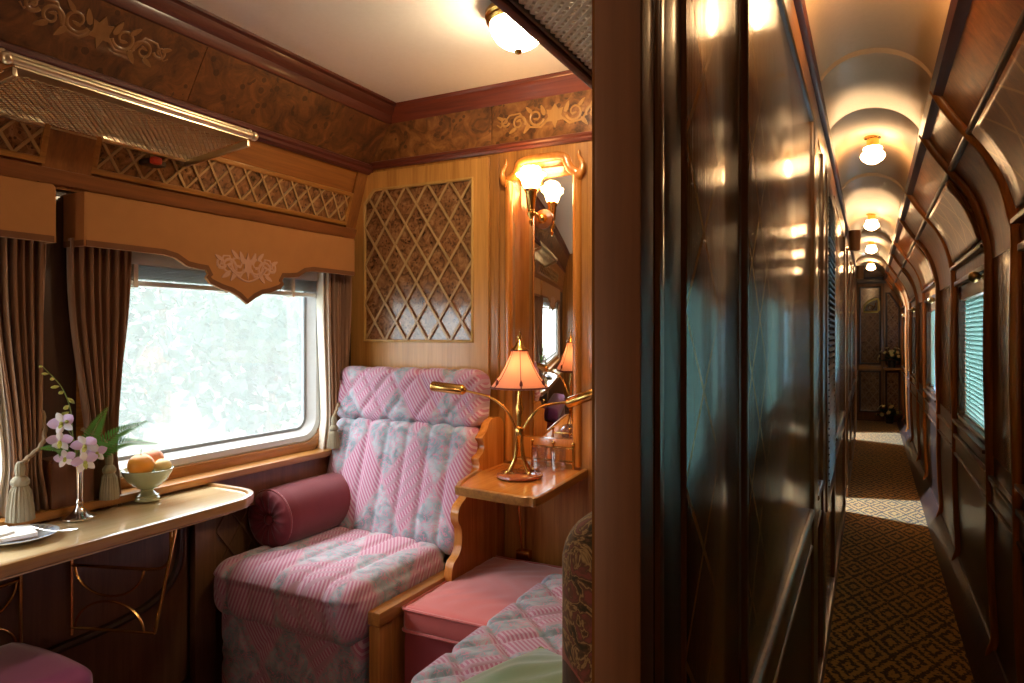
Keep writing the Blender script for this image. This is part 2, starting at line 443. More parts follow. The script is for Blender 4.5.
M['bulb'] = emit('warm_bulb', (1, .66, .32), 110)
M['tulip'] = emit('lit_tulip_glass', (1, .54, .19), 21)
M['dome'] = emit('lit_alabaster_dome', (1, .77, .48), 70)
M['corr_fill'] = emit('added_corridor_glow', (1, .62, .32), 11)  # glow of the added light behind the camera
M['corr_glass'] = emit('lit_corridor_glass', (1, .60, .28), 22)
t = NT('leaf_green_outdoor')
lc = t.ramp(t.noise(t.mapv((1, 1, 1)), 1.2, 2), [(.35, (.045, .080, .065)), (.65, (.085, .118, .085))])
dd = t.bsdf(lc, .7); tl = t.n('ShaderNodeBsdfTranslucent'); t.lk(lc, tl.inputs[0])
mx = t.n('ShaderNodeMixShader'); mx.inputs[0].default_value = .4; t.lk(dd, mx.inputs[1]); t.lk(tl.outputs[0], mx.inputs[2])
M['foliage'] = t.end(mx.outputs[0])
t = NT('meadow_grass')
M['meadow'] = t.end(t.bsdf(t.ramp(t.noise(t.mapv((1, 1, 1)), 2.0, 5), [(.35, (.09, .11, .065)), (.65, (.17, .175, .12))]), .9))
M['bark'] = wood('bark', (.08, .06, .04), (.18, .14, .10), 'Z', .9, 0)

# ------------------------------------------------------------------ shape helpers
def rr(a0, a1, b0, b1, r, n=6):
    out = []
    for (cx, cy, s0) in ((a1 - r, b1 - r, 0), (a0 + r, b1 - r, 90), (a0 + r, b0 + r, 180), (a1 - r, b0 + r, 270)):
        for k in range(n + 1):
            an = math.radians(s0 + 90 * k / n); out.append((cx + r * math.cos(an), cy + r * math.sin(an)))
    return out
def bez(p, n=14):
    """Catmull-Rom through points"""
    P = [Vector(q) for q in p]; P = [P[0] * 2 - P[1]] + P + [P[-1] * 2 - P[-2]]; out = []
    for i in range(1, len(P) - 2):
        for k in range(n):
            t = k / n; a, b, c, d = P[i - 1], P[i], P[i + 1], P[i + 2]
            out.append(.5 * ((2 * b) + (c - a) * t + (2 * a - 5 * b + 4 * c - d) * t * t + (3 * b - a - 3 * c + d) * t ** 3))
    out.append(P[-2]); return out
def spiral(cx, cy, r0, r1, a0, turns, n=26):
    return [(cx + (r0 + (r1 - r0) * k / n) * math.cos(a0 + turns * 2 * PI * k / n), cy + (r0 + (r1 - r0) * k / n) * math.sin(a0 + turns * 2 * PI * k / n)) for k in range(n + 1)]
def scrollwork(w, h):
    """2-D scroll motif, centred, polylines with radii; leaves as polygons"""
    L = []; F = []
    for s in (1, -1):
        for (cx, r, up) in ((.16, .30, 1), (.31, .26, -1), (.43, .17, 1)):
            p = spiral(cx * w, up * .07 * h, r * h * 1.25, r * h * .22, PI * (1.1 if up > 0 else -.9), 1.35 * up, 30)
            L.append([(s * a, b) for a, b in p])
        L.append([(s * a, b) for a, b in [(.06 * w, -.1 * h), (.12 * w, -.36 * h), (.22 * w, -.30 * h), (.30 * w, .32 * h), (.39 * w, .30 * h), (.47 * w, -.15 * h), (.5 * w, -.02 * h)]])
        for (cx, cy, an, ln) in ((.10, .30, 1.2, .24), (.22, .40, .8, .2), (.24, -.38, -.9, .22), (.36, -.36, -.5, .2), (.47, .22, .5, .18), (.16, -.02, .2, .13), (.31, .02, -.3, .12)):
            c, q = math.cos(an), math.sin(an); pts = []
            for k in range(10):
                a = 2 * PI * k / 10; lx = ln * h * (math.cos(a)); ly = ln * h * .38 * math.sin(a) * (1 - .4 * math.cos(a))
                pts.append((s * (cx * w + lx * c - ly * q), cy * h + lx * q + ly * c))
            F.append(pts)
    F.append([(0, .5 * h), (.03 * w, .25 * h), (.07 * w, .3 * h), (.055 * w, 0), (.075 * w, -.2 * h), (.025 * w, -.2 * h), (0, -.5 * h), (-.025 * w, -.2 * h), (-.075 * w, -.2 * h), (-.055 * w, 0), (-.07 * w, .3 * h), (-.03 * w, .25 * h)])
    return L, F
def put_scroll(m, w, h, o, u, v, n, r):
    o, u, v, n = Vector(o), Vector(u), Vector(v), Vector(n)
    L, F = scrollwork(w, h)
    for p in L:
        k = len(p); m.tube([o + u * a + v * b for a, b in p], [r * (1 - .55 * i / k) for i in range(k)], 6, flat=.35, up=n)
    for f in F: m.prism(f, o, u, v, n * r * .5)
def clipseg(p, q, poly):
    """clip segment to a convex CCW polygon (a,b)"""
    t0, t1 = 0., 1.; d = (q[0] - p[0], q[1] - p[1]); n = len(poly)
    for i in range(n):
        a, b = poly[i], poly[(i + 1) % n]; nx, ny = -(b[1] - a[1]), b[0] - a[0]
        num = nx * (p[0] - a[0]) + ny * (p[1] - a[1]); den = nx * d[0] + ny * d[1]
        if abs(den) < 1e-9:
            if num < 0: return None
        else:
            t = -num / den
            if den > 0: t0 = max(t0, t)
            else: t1 = min(t1, t)
    if t0 >= t1 - .01: return None
    return [(p[0] + d[0] * t, p[1] + d[1] * t) for t in (t0, t1)]
def lattice(m, poly, dx, dy, o, u, v, n, wd=.010, th=.006):
    o, u, v, n = Vector(o), Vector(u), Vector(v), Vector(n)
    A = [p[0] for p in poly]; B = [p[1] for p in poly]; a0, a1, b0, b1 = min(A), max(A), min(B), max(B)
    H = b1 - b0; run = H * dx / dy; k = 0
    for sg, e in ((1, 0), (-1, th * .35)):
        i = -int(run / dx) - 2
        while a0 + i * dx < a1 + run + dx:
            x0 = a0 + i * dx; s = clipseg((x0, b0), (x0 + sg * run, b1), poly); i += 1
            if not s: continue
            p, q = Vector(s[0]), Vector(s[1]); t = (q - p).normalized(); w = Vector((-t.y, t.x)) * wd / 2
            m.prism([tuple(p - w), tuple(q - w), tuple(q + w), tuple(p + w)], o + n * e, u, v, n * th)

# ------------------------------------------------------------------ dimensions (metres): corridor along +Y, cabin on the -X side
WX = -2.30          # inner face of the cabin window wall
FY = 2.70           # far cabin wall
NY = -.75           # near cabin wall
CX = -.18           # corridor face of the partition
END = 12.4

# ================================================================== SETTING
m = MB(); m.box((-2.42, NY - .1, -.08), (CX, FY + .3, 0), 0); struct(m, 'floor_cabin', M['carpet2'])
m = MB(); m.box((CX - .05, -1.3, -.08), (.62, END + .15, 0), 0); struct(m, 'floor_corridor', M['carpet'])
m = MB(); m.box((-2.10, NY - .1, 2.49), (CX, FY + .3, 2.57), 0); struct(m, 'ceiling_cabin', M['ceil'])

# window wall with two rounded openings, plus the leaning upper wall
WIN = [(-.15, 1.15), (1.40, 2.445)]; WZ0, WZ1, WR = .928, 1.69, .085
m = MB()
m.plate([(NY - .1, 0), (FY + .3, 0), (FY + .3, 1.90), (NY - .1, 1.90)], [rr(a, b, WZ0, WZ1, WR) for a, b in WIN], (WX, 0, 0), (0, 1, 0), (0, 0, 1), (-.085, 0, 0))
wallw = struct(m, 'wall_window', M['dark'])
m = MB()
m.prism([(-2.30, 1.86), (-2.19, 2.22), (-2.06, 2.43), (-2.06, 2.57), (-2.5, 2.57), (-2.5, 1.86)], (0, NY - .1, 0), (1, 0, 0), (0, 0, 1), (0, FY - NY + .4, 0))
struct(m, 'wall_window_upper', M['russet'])
# far wall with the mirror niche
NX0, NX1, NZ0, NZ1 = -1.400, -1.105, .845, 2.135
niche = [(NX0, NZ0), (NX1, NZ0), (NX1, NZ1 - .07), (NX1 - .035, NZ1 - .035), (NX1 - .06, NZ1), (NX0 + .06, NZ1), (NX0 + .035, NZ1 - .035), (NX0, NZ1 - .07)]
m = MB(); m.plate([(-2.5, 0), (CX, 0), (CX, 2.57), (-2.5, 2.57)], [niche], (0, FY, 0), (1, 0, 0), (0, 0, 1), (0, .03, 0))
struct(m, 'wall_far', M['honey'])
m = MB()
m.box((NX0 - .02, FY + .03, NZ0 - .02), (NX0, FY + .115, NZ1 + .02), 0); m.box((NX1, FY + .03, NZ0 - .02), (NX1 + .02, FY + .115, NZ1 + .02), 0)
m.box((NX0 - .02, FY + .03, NZ1), (NX1 + .02, FY + .115, NZ1 + .02), 0); m.box((NX0 - .02, FY + .03, NZ0 - .02), (NX1 + .02, FY + .115, NZ0), 0)
m.box((NX0 - .02, FY + .095, NZ0 - .02), (NX1 + .02, FY + .115, NZ1 + .02), 0)
m.box((NX0, FY + .075, NZ0), (NX1, FY + .095, .935), .002)
struct(m, 'trim_niche', M['orange'])
m = MB(); m.box((-2.5, NY - .08, 0), (CX, NY, 2.57), 0); struct(m, 'wall_near', M['honey'])

# partition between cabin and corridor, with the open doorway beside the camera and two further doorways
DOORS = [(6.02, 6.52), (10.15, 10.85)]
m = MB()
for a, b in ((-1.3, -.12), (.592, DOORS[0][0]), (DOORS[0][1], DOORS[1][0]), (DOORS[1][1], END + .1)):
    m.box((CX - .045, a, 0), (CX, b, 2.57), 0)
m.box((CX - .045, -.12, 2.16), (CX, .592, 2.57), 0)
for a, b in DOORS: m.box((CX - .045, a, 2.06), (CX, b, 2.57), 0)
struct(m, 'wall_partition', M['lacquer'])
for i, (a, b) in enumerate(DOORS):     # closed vestibules behind the two far doorways
    m = MB(); X0 = CX - .045
    m.box((-1.9, a - .45, -.05), (X0, b + .45, 0), 0); m.box((-1.9, a - .45, 2.3), (X0, b + .45, 2.35), 0)
    m.box((-1.95, a - .45, 0), (-1.9, b + .45, 2.35), 0); m.box((-1.9, a - .5, 0), (X0, a - .45, 2.35), 0); m.box((-1.9, b + .45, 0), (X0, b + .5, 2.35), 0)
    struct(m, 'wall_vestibule', M['honey'])

# corridor ends
m = MB(); m.box((-.3, -1.38, 0), (.7, -1.3, 2.57), 0); struct(m, 'wall_back', M['lacquer'])
m = MB(); m.box((-.3, END, 0), (.7, END + .08, 2.57), 0); struct(m, 'wall_end', M['dado'])

# corridor vault with transverse ribs
SPL, SPR, CR = (CX, 2.29), (.205, 2.245), 2.425
def vault(s):
    x = SPL[0] + (SPR[0] - SPL[0]) * s; base = SPL[1] + (SPR[1] - SPL[1]) * s
    return x, base + (CR - 2.2675) * max(0, 1 - (2 * s - 1) ** 2) ** .55
def vault_pt(y): return lambda u, v: (vault(u)[0], y[0] + (y[1] - y[0]) * v, vault(u)[1])
m = MB(); m.grid(vault_pt((-1.35, END + .05)), 28, 2)
o = struct(m, 'ceiling_corridor', M['vault'], smooth=60)
md = o.modifiers.new('thick', 'SOLIDIFY'); md.thickness = .05; md.offset = 1
RIBS = [(.55, 1.25), (2.80, 3.47), (4.98, 5.75), (7.75, 8.50), (10.15, 10.85)]
for a, b in RIBS:
    m = MB()
    pts = [vault(k / 28) for k in range(29)]
    path = [((x, (a + b) / 2, z), (0, 1, 0), (0, 0, 1)) for x, z in pts]
    hw = (b - a) / 2
    m.sweep(path, [(-hw, .01), (-hw, -.018), (-hw + .006, -.022), (hw - .006, -.022), (hw, -.018), (hw, .01)])
    struct(m, 'trim_vault_rib', M['vault'], smooth=35)

# corridor outer wall, curved, with five window openings
CW = [(1.55, 2.75), (3.45, 4.66), (5.85, 7.12), (8.25, 9.45), (10.65, 11.8)]
PR = [(.445, 0.), (.445, .09), (.462, .16), (.452, .35), (.446, .55), (.446, .72), (.444, .92)]
PU = [(.440, 1.70), (.432, 1.78), (.405, 1.90), (.362, 2.00), (.302, 2.085), (.255, 2.155), (.205, 2.245)]
def prof_surf(P, y0, y1, m, n=6):
    Q = bez([(x, 0, z) for x, z in P], 4)
    m.grid(lambda u, v: (Q[int(round(v * (len(Q) - 1)))].x, y0 + (y1 - y0) * u, Q[int(round(v * (len(Q) - 1)))].z), n, len(Q) - 1)
def thick(o, t=.05, off=0):
    md = o.modifiers.new('thick', 'SOLIDIFY'); md.thickness = t; md.offset = off; return o
m = MB(); prof_surf(PR, -1.35, END + .05, m)
struct(m, 'wall_outer_lower', M['black'])
m = MB(); ys = [-1.35] + [q for w in CW for q in w] + [END + .05]
for k in range(0, len(ys), 2): m.box((.442, ys[k], .90), (.54, ys[k + 1], 1.72), .004)
struct(m, 'wall_outer_piers', M['lacquer'])
m = MB(); prof_surf(PU, -1.35, END + .05, m); struct(m, 'wall_outer_upper', M['lacquer_up'], smooth=60)
m = MB(); m.box((.56, -1.35, 0), (.60, END, .9), 0); m.box((.56, -1.35, 1.72), (.60, END, 2.57), 0); m.box((.2, -1.35, 2.5), (.6, END, 2.57), 0); struct(m, 'wall_outer_shell', M['black'])

# cornice mouldings along corridor
m = MB(); m.sweep([((CX, y, 2.29), (1, 0, 0), (0, 0, 1)) for y in (-1.3, END)], [(-.01, .03), (.014, .03), (.022, .018), (.018, .006), (.026, -.004), (.020, -.022), (.008, -.028), (-.01, -.028)])
struct(m, 'trim_cornice_partition', M['maho'])
m = MB(); m.sweep([((.205, y, 2.245), (-1, 0, 0), (0, 0, 1)) for y in (-1.3, END)], [(-.03, .035), (.010, .035), (.018, .022), (.010, .008), (.020, -.004), (.012, -.022), (-.01, -.032), (-.03, -.03)])
struct(m, 'trim_cornice_outer', M['maho'])
m = MB(); m.tube([(.300, -1.3, 2.082), (.300, END, 2.082)], .013, 10); struct(m, 'trim_upper_rail', M['lacquer_y'])
# curved ribs of the outer wall
RY = [1.45, 2.80, 3.40, 4.72, 5.78, 7.18, 8.18, 9.52, 10.58, 11.86]
for y in RY:
    m = MB(); Q = bez([(x - .006, y, z) for x, z in PR + [(.436, 1.3)] + PU], 5)
    m.tube(Q, .020, 10); struct(m, 'trim_curved_rib', M['lacquer_up'], smooth=60)
for a, b in CW:    # inlaid field between rail and window head, and narrow ledge over each window
    m = MB(); Q = bez([(x, 0, z) for x, z in [(.425, 1.80), (.398, 1.895), (.355, 1.985), (.306, 2.06)]], 5)
    m.grid(lambda u, v: (Q[int(round(v * (len(Q) - 1)))].x - .006, a + .04 + (b - a - .08) * u, Q[int(round(v * (len(Q) - 1)))].z), 8, len(Q) - 1)
    thick(struct(m, 'trim_inlaid_field', M['lacquer_up_inlay'], smooth=60), .008)
    m = MB(); m.box((.405, a + .0, 1.755), (.44, b - .0, 1.772), .004); m.box((.425, a, 1.665), (.46, b, 1.69), .004); struct(m, 'trim_window_head', M['lacquer_y'])
# dado rails
m = MB(); m.box((.425, -1.3, .80), (.46, END, .822), .005); m.box((.428, -1.3, .700), (.46, END, .716), .004); m.box((.436, -1.3, .72), (.46, END, .80), .002)
struct(m, 'trim_dado_outer', M['lacquer_y'])
m = MB(); m.prism([(.372, 0), (.372, .015), (.445, .115), (.47, .115), (.47, 0)], (0, -1.3, 0), (1, 0, 0), (0, 0, 1), (0, END + 1.3, 0)); struct(m, 'baseboard_outer', M['dark'])
m = MB(); m.box((CX - .02, .60, 0), (CX + .016, DOORS[0][0], .085), .004); m.box((CX - .02, DOORS[0][1], 0), (CX + .016, DOORS[1][0], .085), .004); struct(m, 'baseboard_partition', M['post'])

# corridor face of the partition: door post, mouldings, inlaid panels, rails
m = MB(); m.box((-.2225, .590, 0), (-.1785, .632, 2.30), .003); struct(m, 'trim_door_post', M['jamb'])
m = MB(); m.box((CX - .002, .640, 0), (CX + .005, .656, 2.3), .003); m.tube([(CX + .002, .739, 0), (CX + .002, .739, 2.3)], .0045, 8)
struct(m, 'trim_door_moulding', M['post'])
m = MB(); m.box((CX - .002, .664, .02), (CX + .002, .733, 2.28), .001); struct(m, 'trim_door_stile', M['dark'])
m = MB(); m.box((CX - .002, .745, .03), (CX + .003, 1.082, 2.27), .002); struct(m, 'trim_inlaid_panel', M['lacquer_inlay'])
m = MB(); m.tube([(CX + .001, 1.118, 0), (CX + .001, 1.118, 2.28)], .012, 12); m.box((CX - .005, 1.090, 0), (CX + .004, 1.146, 2.28), .003); struct(m, 'trim_split_post', M['jamb'])
m = MB(); m.box((CX - .002, 1.165, 2.145), (CX + .004, DOORS[0][0], 2.262), .003); struct(m, 'trim_frieze_partition', wood('amber_frieze_board', (.22, .075, .016), (.44, .18, .04), 'Y', .3, .3))
m = MB(); m.box((CX - .002, 1.165, .80), (CX + .003, 2.52, 2.115), .002); struct(m, 'trim_inlaid_panel', M['lacquer_inlay'])
m = MB(); m.box((CX - .002, 1.165, .10), (CX + .003, 2.52, .66), .002); struct(m, 'trim_lower_panel', M['black'])
m = MB(); m.tube([(CX + .002, 1.155, 2.128), (CX + .002, 2.56, 2.128)], .011, 8); struct(m, 'trim_panel_head', M['dark'])
def dado(a, b):
    m = MB(); m.tube([(CX + .004, a, .795), (CX + .004, b, .795)], .013, 10); m.box((CX - .01, a, .69), (CX + .006, b, .785), .003); m.tube([(CX + .003, a, .680), (CX + .003, b, .680)], .007, 8)
    struct(m, 'trim_dado', M['post'])
dado(1.155, 2.53)
m = MB(); m.box((CX - .01, 2.55, 0), (CX + .012, 2.74, 2.13), .008); struct(m, 'trim_corridor_post', M['post'])
m = MB(); m.box((CX - .01, 2.80, .80), (CX + .004, 3.02, 2.10), .003); struct(m, 'trim_inlaid_panel', M['lacquer_inlay'])
m = MB(); m.box((CX - .01, 3.06, 0), (CX + .012, 3.22, 2.13), .006); struct(m, 'trim_corridor_post', M['post'])
dado(2.76, 3.05)
for (a, b) in ((4.35, 5.85), (6.75, 7.9), (8.1, 10.0), (10.95, 12.3)):
    m = MB(); m.box((CX - .002, a, .80), (CX + .004, b, 2.10), .002); struct(m, 'trim_inlaid_panel', M['lacquer_inlay']); dado(a - .02, b + .02)
for y in (4.15, 5.92, 6.70, 8.0, 10.07, 10.92):
    m = MB(); m.box((CX - .01, y - .06, 0), (CX + .012, y + .06, 2.14), .006); struct(m, 'trim_corridor_post', M['post'])
m = MB(); m.box((CX - .01, -1.2, 0), (CX + .004, -.14, 2.2), .003); struct(m, 'trim_near_panel', M['lacquer'])
# louvred grille door
gr = thing('louvred_panel', (CX, 3.7, .62), 'tall narrow dark louvred panel set in the glossy corridor partition', 'louvre panel')
m = MB(); m.box((CX, 3.30, .62), (CX + .016, 3.38, 2.10), .003); m.box((CX, 4.02, .62), (CX + .016, 4.10, 2.10), .003); m.box((CX, 3.38, .62), (CX + .016, 4.02, .70), .003); m.box((CX, 3.38, 2.04), (CX + .016, 4.02, 2.10), .003); m.obj('frame', M['post'], gr)
m = MB()
for k in range(46):
    z = .715 + k * .0287; m.box((CX + .001, 3.38, z), (CX + .022, 4.02, z + .007), .001, Matrix.Rotation(.6, 3, 'Y'))
m.obj('slat', M['black'], gr)

# ------------------------------------------------------------------ cabin joinery
# crown moulding, frieze and lower moulding along the window side
m = MB(); m.sweep([((-2.06, y, 2.42), (1, 0, 0), (0, 0, 1)) for y in (NY, FY)], [(-.02, -.012), (.004, -.012), (.016, .004), (.020, .022), (.040, .036), (.050, .056), (.066, .062), (.070, .071), (-.02, .071)]); struct(m, 'trim_crown_window', M['maho'])
m = MB(); m.sweep([((-2.1, FY, 2.42), (0, -1, 0), (0, 0, 1)), ((CX - .04, FY, 2.42), (0, -1, 0), (0, 0, 1))], [(-.02, -.012), (.004, -.012), (.016, .004), (.020, .022), (.034, .036), (.040, .056), (.050, .062), (.054, .071), (-.02, .071)]); struct(m, 'trim_crown_far', M['maho_x'])
fn = Vector((.21, 0, -.13)).normalized(); fu = Vector((.13, 0, .21)).normalized()
m = MB()
for a, b in ((NY, .35), (.353, 1.66), (1.663, FY)):
    m.prism([(0, .006), (b - a, .006), (b - a, .244), (0, .244)], Vector((-2.192, a, 2.215)) + fn * -.004, (0, 1, 0), fu, fn * .009)
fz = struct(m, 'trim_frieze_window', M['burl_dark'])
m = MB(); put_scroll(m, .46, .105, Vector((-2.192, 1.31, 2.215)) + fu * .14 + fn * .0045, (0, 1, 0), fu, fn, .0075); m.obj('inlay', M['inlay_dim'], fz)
m = MB(); m.sweep([((-2.19, y, 2.205), (1, 0, 0), (0, 0, 1)) for y in (NY, FY)], [(-.03, -.024), (.006, -.030), (.020, -.020), (.018, -.008), (.028, .000), (.026, .014), (.008, .026), (-.03, .02)]); struct(m, 'trim_lower_mould_window', M['maho'])
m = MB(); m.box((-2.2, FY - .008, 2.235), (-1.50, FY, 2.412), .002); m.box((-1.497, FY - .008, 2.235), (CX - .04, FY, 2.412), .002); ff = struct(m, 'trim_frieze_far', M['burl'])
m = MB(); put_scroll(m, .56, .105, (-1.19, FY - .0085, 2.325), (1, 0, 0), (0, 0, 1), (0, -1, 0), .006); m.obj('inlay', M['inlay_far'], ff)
m = MB(); m.sweep([((-2.2, FY, 2.215), (0, -1, 0), (0, 0, 1)), ((CX - .04, FY, 2.215), (0, -1, 0), (0, 0, 1))], [(-.01, -.014), (.008, -.014), (.014, -.004), (.012, .004), (.020, .010), (.016, .020), (.004, .026), (-.01, .026)]); struct(m, 'trim_lower_mould_far', M['maho_x'])
# leaning upper wall: lattice strips and reddish rail
su = Vector((.11, 0, .36)).normalized(); sn = Vector((.36, 0, -.11)).normalized()
def on_slope(y, s, e=0): return Vector((-2.30, y, 1.86)) + su * s + sn * e
for a, b in ((1.385, 2.60), (-.05, 1.215)):
    st = bpy.data.objects.new('trim_lattice_strip', None); COL.objects.link(st); st['kind'] = 'structure'; st.location = on_slope(a, .08)
    poly = [(a, .085), (b, .085), (b - .0, .215), (a, .215)]
    m = MB(); m.prism(poly, on_slope(0, 0, .001), (0, 1, 0), su, sn * .003); m.obj('backing', M['backing'], st)
    m = MB(); lattice(m, poly, .085, .105, on_slope(0, 0, .004), (0, 1, 0), su, sn, .009, .006); m.obj('lattice', M['lattice'], st)
    m = MB(); m.loop([on_slope(y, s, .002) for y, s in poly], sn, [(-.004, 0), (-.004, .012), (.004, .015), (.014, .012), (.016, 0)]); m.obj('frame', M['honey_y'], st)
m = MB(); m.prism([(NY, .015), (FY, .015), (FY, .062), (NY, .062)], on_slope(0, 0, 0), (0, 1, 0), su, sn * .022); struct(m, 'trim_rail_window', wood('red_brown_rail', (.16, .05, .016), (.30, .11, .035), 'Y', .35, .4))
m = MB(); m.prism([(1.222, .0), (1.375, .0), (1.375, .35), (1.222, .35)], on_slope(0, 0, .001), (0, 1, 0), su, sn * .012); m.prism([(2.615, .0), (2.70, .0), (2.70, .35), (2.615, .35)], on_slope(0, 0, .001), (0, 1, 0), su, sn * .010); struct(m, 'trim_slope_post', wood('russet_teak_upright', (.15, .05, .012), (.34, .13, .030), 'Z', .4, .25))
# post between the windows, sill boards, dado below the table
m = MB(); m.box((WX, 1.215, .86), (WX + .018, 1.335, 1.835), .004); struct(m, 'trim_window_post', M['dark'])
m = MB(); m.box((WX - .005, NY, .835), (WX + .10, FY, .862), .006); struct(m, 'trim_sill', M['honey_y'])
m = MB(); m.box((WX, NY, .70), (WX + .075, FY, .833), .003); struct(m, 'trim_sill_apron', M['boxwood'])
m = MB(); m.box((WX, 1.34, .866), (WX + .010, FY - .02, .898), .003); struct(m, 'trim_sill_band', burl('pinkish_burl', (.20, .09, .05), (.36, .19, .11), (.50, .30, .20), 22))
dd_ = MB()
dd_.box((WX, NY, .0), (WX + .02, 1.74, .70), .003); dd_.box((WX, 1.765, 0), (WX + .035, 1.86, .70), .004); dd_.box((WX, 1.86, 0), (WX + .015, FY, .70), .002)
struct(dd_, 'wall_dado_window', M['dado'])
pts = [(WX + .02, y, z) for y, z in bez([(0.9, .42, 0), (1.15, .42, 0), (1.5, .43, 0), (1.68, .47, 0), (1.735, .56, 0), (1.735, .72, 0)], 6) for y, z in [(y, z)]] if False else None
m = MB(); P_ = [(q.x, q.y) for q in bez([(.3, .40, 0), (1.1, .40, 0), (1.45, .41, 0), (1.62, .45, 0), (1.70, .54, 0), (1.715, .70, 0)], 8)]
m.tube([(WX + .022, a, b) for a, b in P_], .016, 8, flat=1.0); m.box((WX, NY, 0), (WX + .03, 1.75, .10), .004); struct(m, 'trim_dado_mould', M['black'])
m = MB()
poly = [(1.875, .30), (2.45, .30), (2.45, .69), (1.875, .69)]
lattice(m, poly, .12, .16, (WX + .0155, 0, 0), (0, 1, 0), (0, 0, 1), (1, 0, 0), .010, .005); struct(m, 'trim_dado_lattice', M['dado'])

# far wall lattice panel with chamfered corner
pn = bpy.data.objects.new('trim_lattice_panel', None); COL.objects.link(pn); pn['kind'] = 'structure'; pn.location = (-1.9, FY, 1.3)
outer = [(-2.30, 1.0), (-1.513, 1.0), (-1.513, 2.185), (-2.195, 2.185), (-2.30, 1.87)]
inner = [(-2.212, 1.363), (-1.597, 1.363), (-1.597, 2.098), (-2.155, 2.098), (-2.212, 2.035)]
m = MB(); m.plate(outer, [inner], (0, FY - .014, 0), (1, 0, 0), (0, 0, 1), (0, .013, 0)); m.obj('frame', wood('pale_teak_frame', (.36, .15, .030), (.62, .31, .08), 'Z', .35, .3), pn)
m = MB(); m.prism(inner, (0, FY - .004, 0), (1, 0, 0), (0, 0, 1), (0, .003, 0)); m.obj('backing', M['backing'], pn)
m = MB(); lattice(m, inner, .1235, .185, (0, FY - .010, 0), (1, 0, 0), (0, 0, 1), (0, -1, 0), .0115, .004); m.obj('lattice', M['lattice'], pn)
m = MB(); m.loop([(a, FY - .014, b) for a, b in inner], (0, -1, 0), [(-.006, -.006), (-.004, .003), (.002, .006), (.008, .003), (.008, -.002)]); m.obj('bead', M['inlay'], pn)
m = MB(); m.box((-1.50, FY - .010, .9), (-1.462, FY, 2.19), .004); m.box((-1.04, FY - .010, .3), (-1.0, FY, 2.19), .004); struct(m, 'trim_pilaster', M['honey'])

# ------------------------------------------------------------------ windows
def cabin_window(n, a, b):
    w = bpy.data.objects.new('window_%d' % n, None); COL.objects.link(w); w.location = (WX, a, WZ0); w['kind'] = 'structure'
    lp = [(WX - .06, y, z) for y, z in rr(a, b, WZ0, WZ1, WR)]
    m = MB(); m.loop(lp, (1, 0, 0), [(-.030, .0), (-.030, .014), (-.018, .028), (-.002, .060), (.020, .066), (.028, .062), (.028, .058), (.001, .056), (.001, 0)]); m.obj('frame', M['alu'], w)
    m = MB(); m.loop([(WX - .052, y, z) for y, z in rr(a + .026, b - .026, WZ0 + .026, WZ1 - .026, WR - .026)], (1, 0, 0), [(-.010, 0), (-.010, .010), (0, .014), (.006, .01), (.006, 0)]); m.obj('seal', M['seal'], w)
    m = MB(); m.prism(rr(a + .012, b - .012, WZ0 + .012, WZ1 - .012, WR - .012), (WX - .062, 0, 0), (0, 1, 0), (0, 0, 1), (.004, 0, 0)); m.obj('pane', M['pane'], w)
    m = MB(); m.loop([(WX + .001, y, z) for y, z in rr(a - .026, b + .026, WZ0 - .026, WZ1 + .026, WR + .026)], (1, 0, 0), [(0, 0), (.004, .012), (.02, .018), (.05, .014), (.055, 0)]); m.obj('trim', M['honey_y'], w)
    return w
for i, (a, b) in enumerate(WIN): cabin_window(i + 1, a, b)
for i, (a, b) in enumerate(CW):
    w = bpy.data.objects.new('window_%d' % (i + 3), None); COL.objects.link(w); w.location = (.46, a, .9); w['kind'] = 'structure'
    m = MB(); m.ball((.405, a + .16, 1.645), .025); m.lathe([(.018, 0), (.018, .004), (.007, .008), (.006, .03)], (.442, a + .16, 1.645), 12, (-1, 0, 0)); m.obj('knob', M['brass_dk'], w)
    m = MB(); m.loop([(.455, y, z) for y, z in rr(a + .03, b - .03, .935, 1.665, .04)], (-1, 0, 0), [(-.004, -.02), (-.004, .010), (.006, .016), (.026, .010), (.034, -.01), (.034, -.02)]); m.obj('frame', M['lacquer_y'], w)
    m = MB(); m.box((.505, a, .9), (.509, b, 1.72), 0); m.obj('pane', M['pane'], w)
    m = MB(); m.box((.415, a + .01, .895), (.45, b - .01, .912), .004); m.obj('sill', M['lacquer_y'], w)

def vblind(i, a, b, label):
    t_ = thing('venetian_blind', (.475, a, .94), label, 'blind', 'closed blinds along the corridor windows')
    m = MB(); m.box((.452, a + .03, 1.585), (.500, b - .03, 1.722), .004); m.obj('headrail', M['post'], t_)
    m = MB(); k = 0
    while .950 + k * .0235 < 1.585:
        z = .950 + k * .0235; m.box((.464, a + .034, z), (.4955, b - .034, z + .0015), 0, Matrix.Rotation(1.22, 3, 'Y')); k += 1
    m.obj('slats', M['slat'], t_, 0)
    for y in (a + .2, b - .2): MB().tube([(.480, y, .945), (.480, y, 1.6)], .0018, 6).obj('cord', M['lining'], t_)
    m = MB(); m.box((.468, a + .055, .938), (.492, b - .055, .950), .003); m.obj('bottom_rail', M['alu'], t_)
BL = ['pale teal closed venetian blind of the corridor window closest to the photographer', 'pale teal closed venetian blind in the large corridor window with a round brass knob',
      'venetian blind in the next corridor window along, smaller in view', 'narrow looking venetian blind in a far corridor window', 'venetian blind in the farthest corridor window, near the end door']
for i, (a, b) in enumerate(CW): vblind(i, a, b, BL[i])
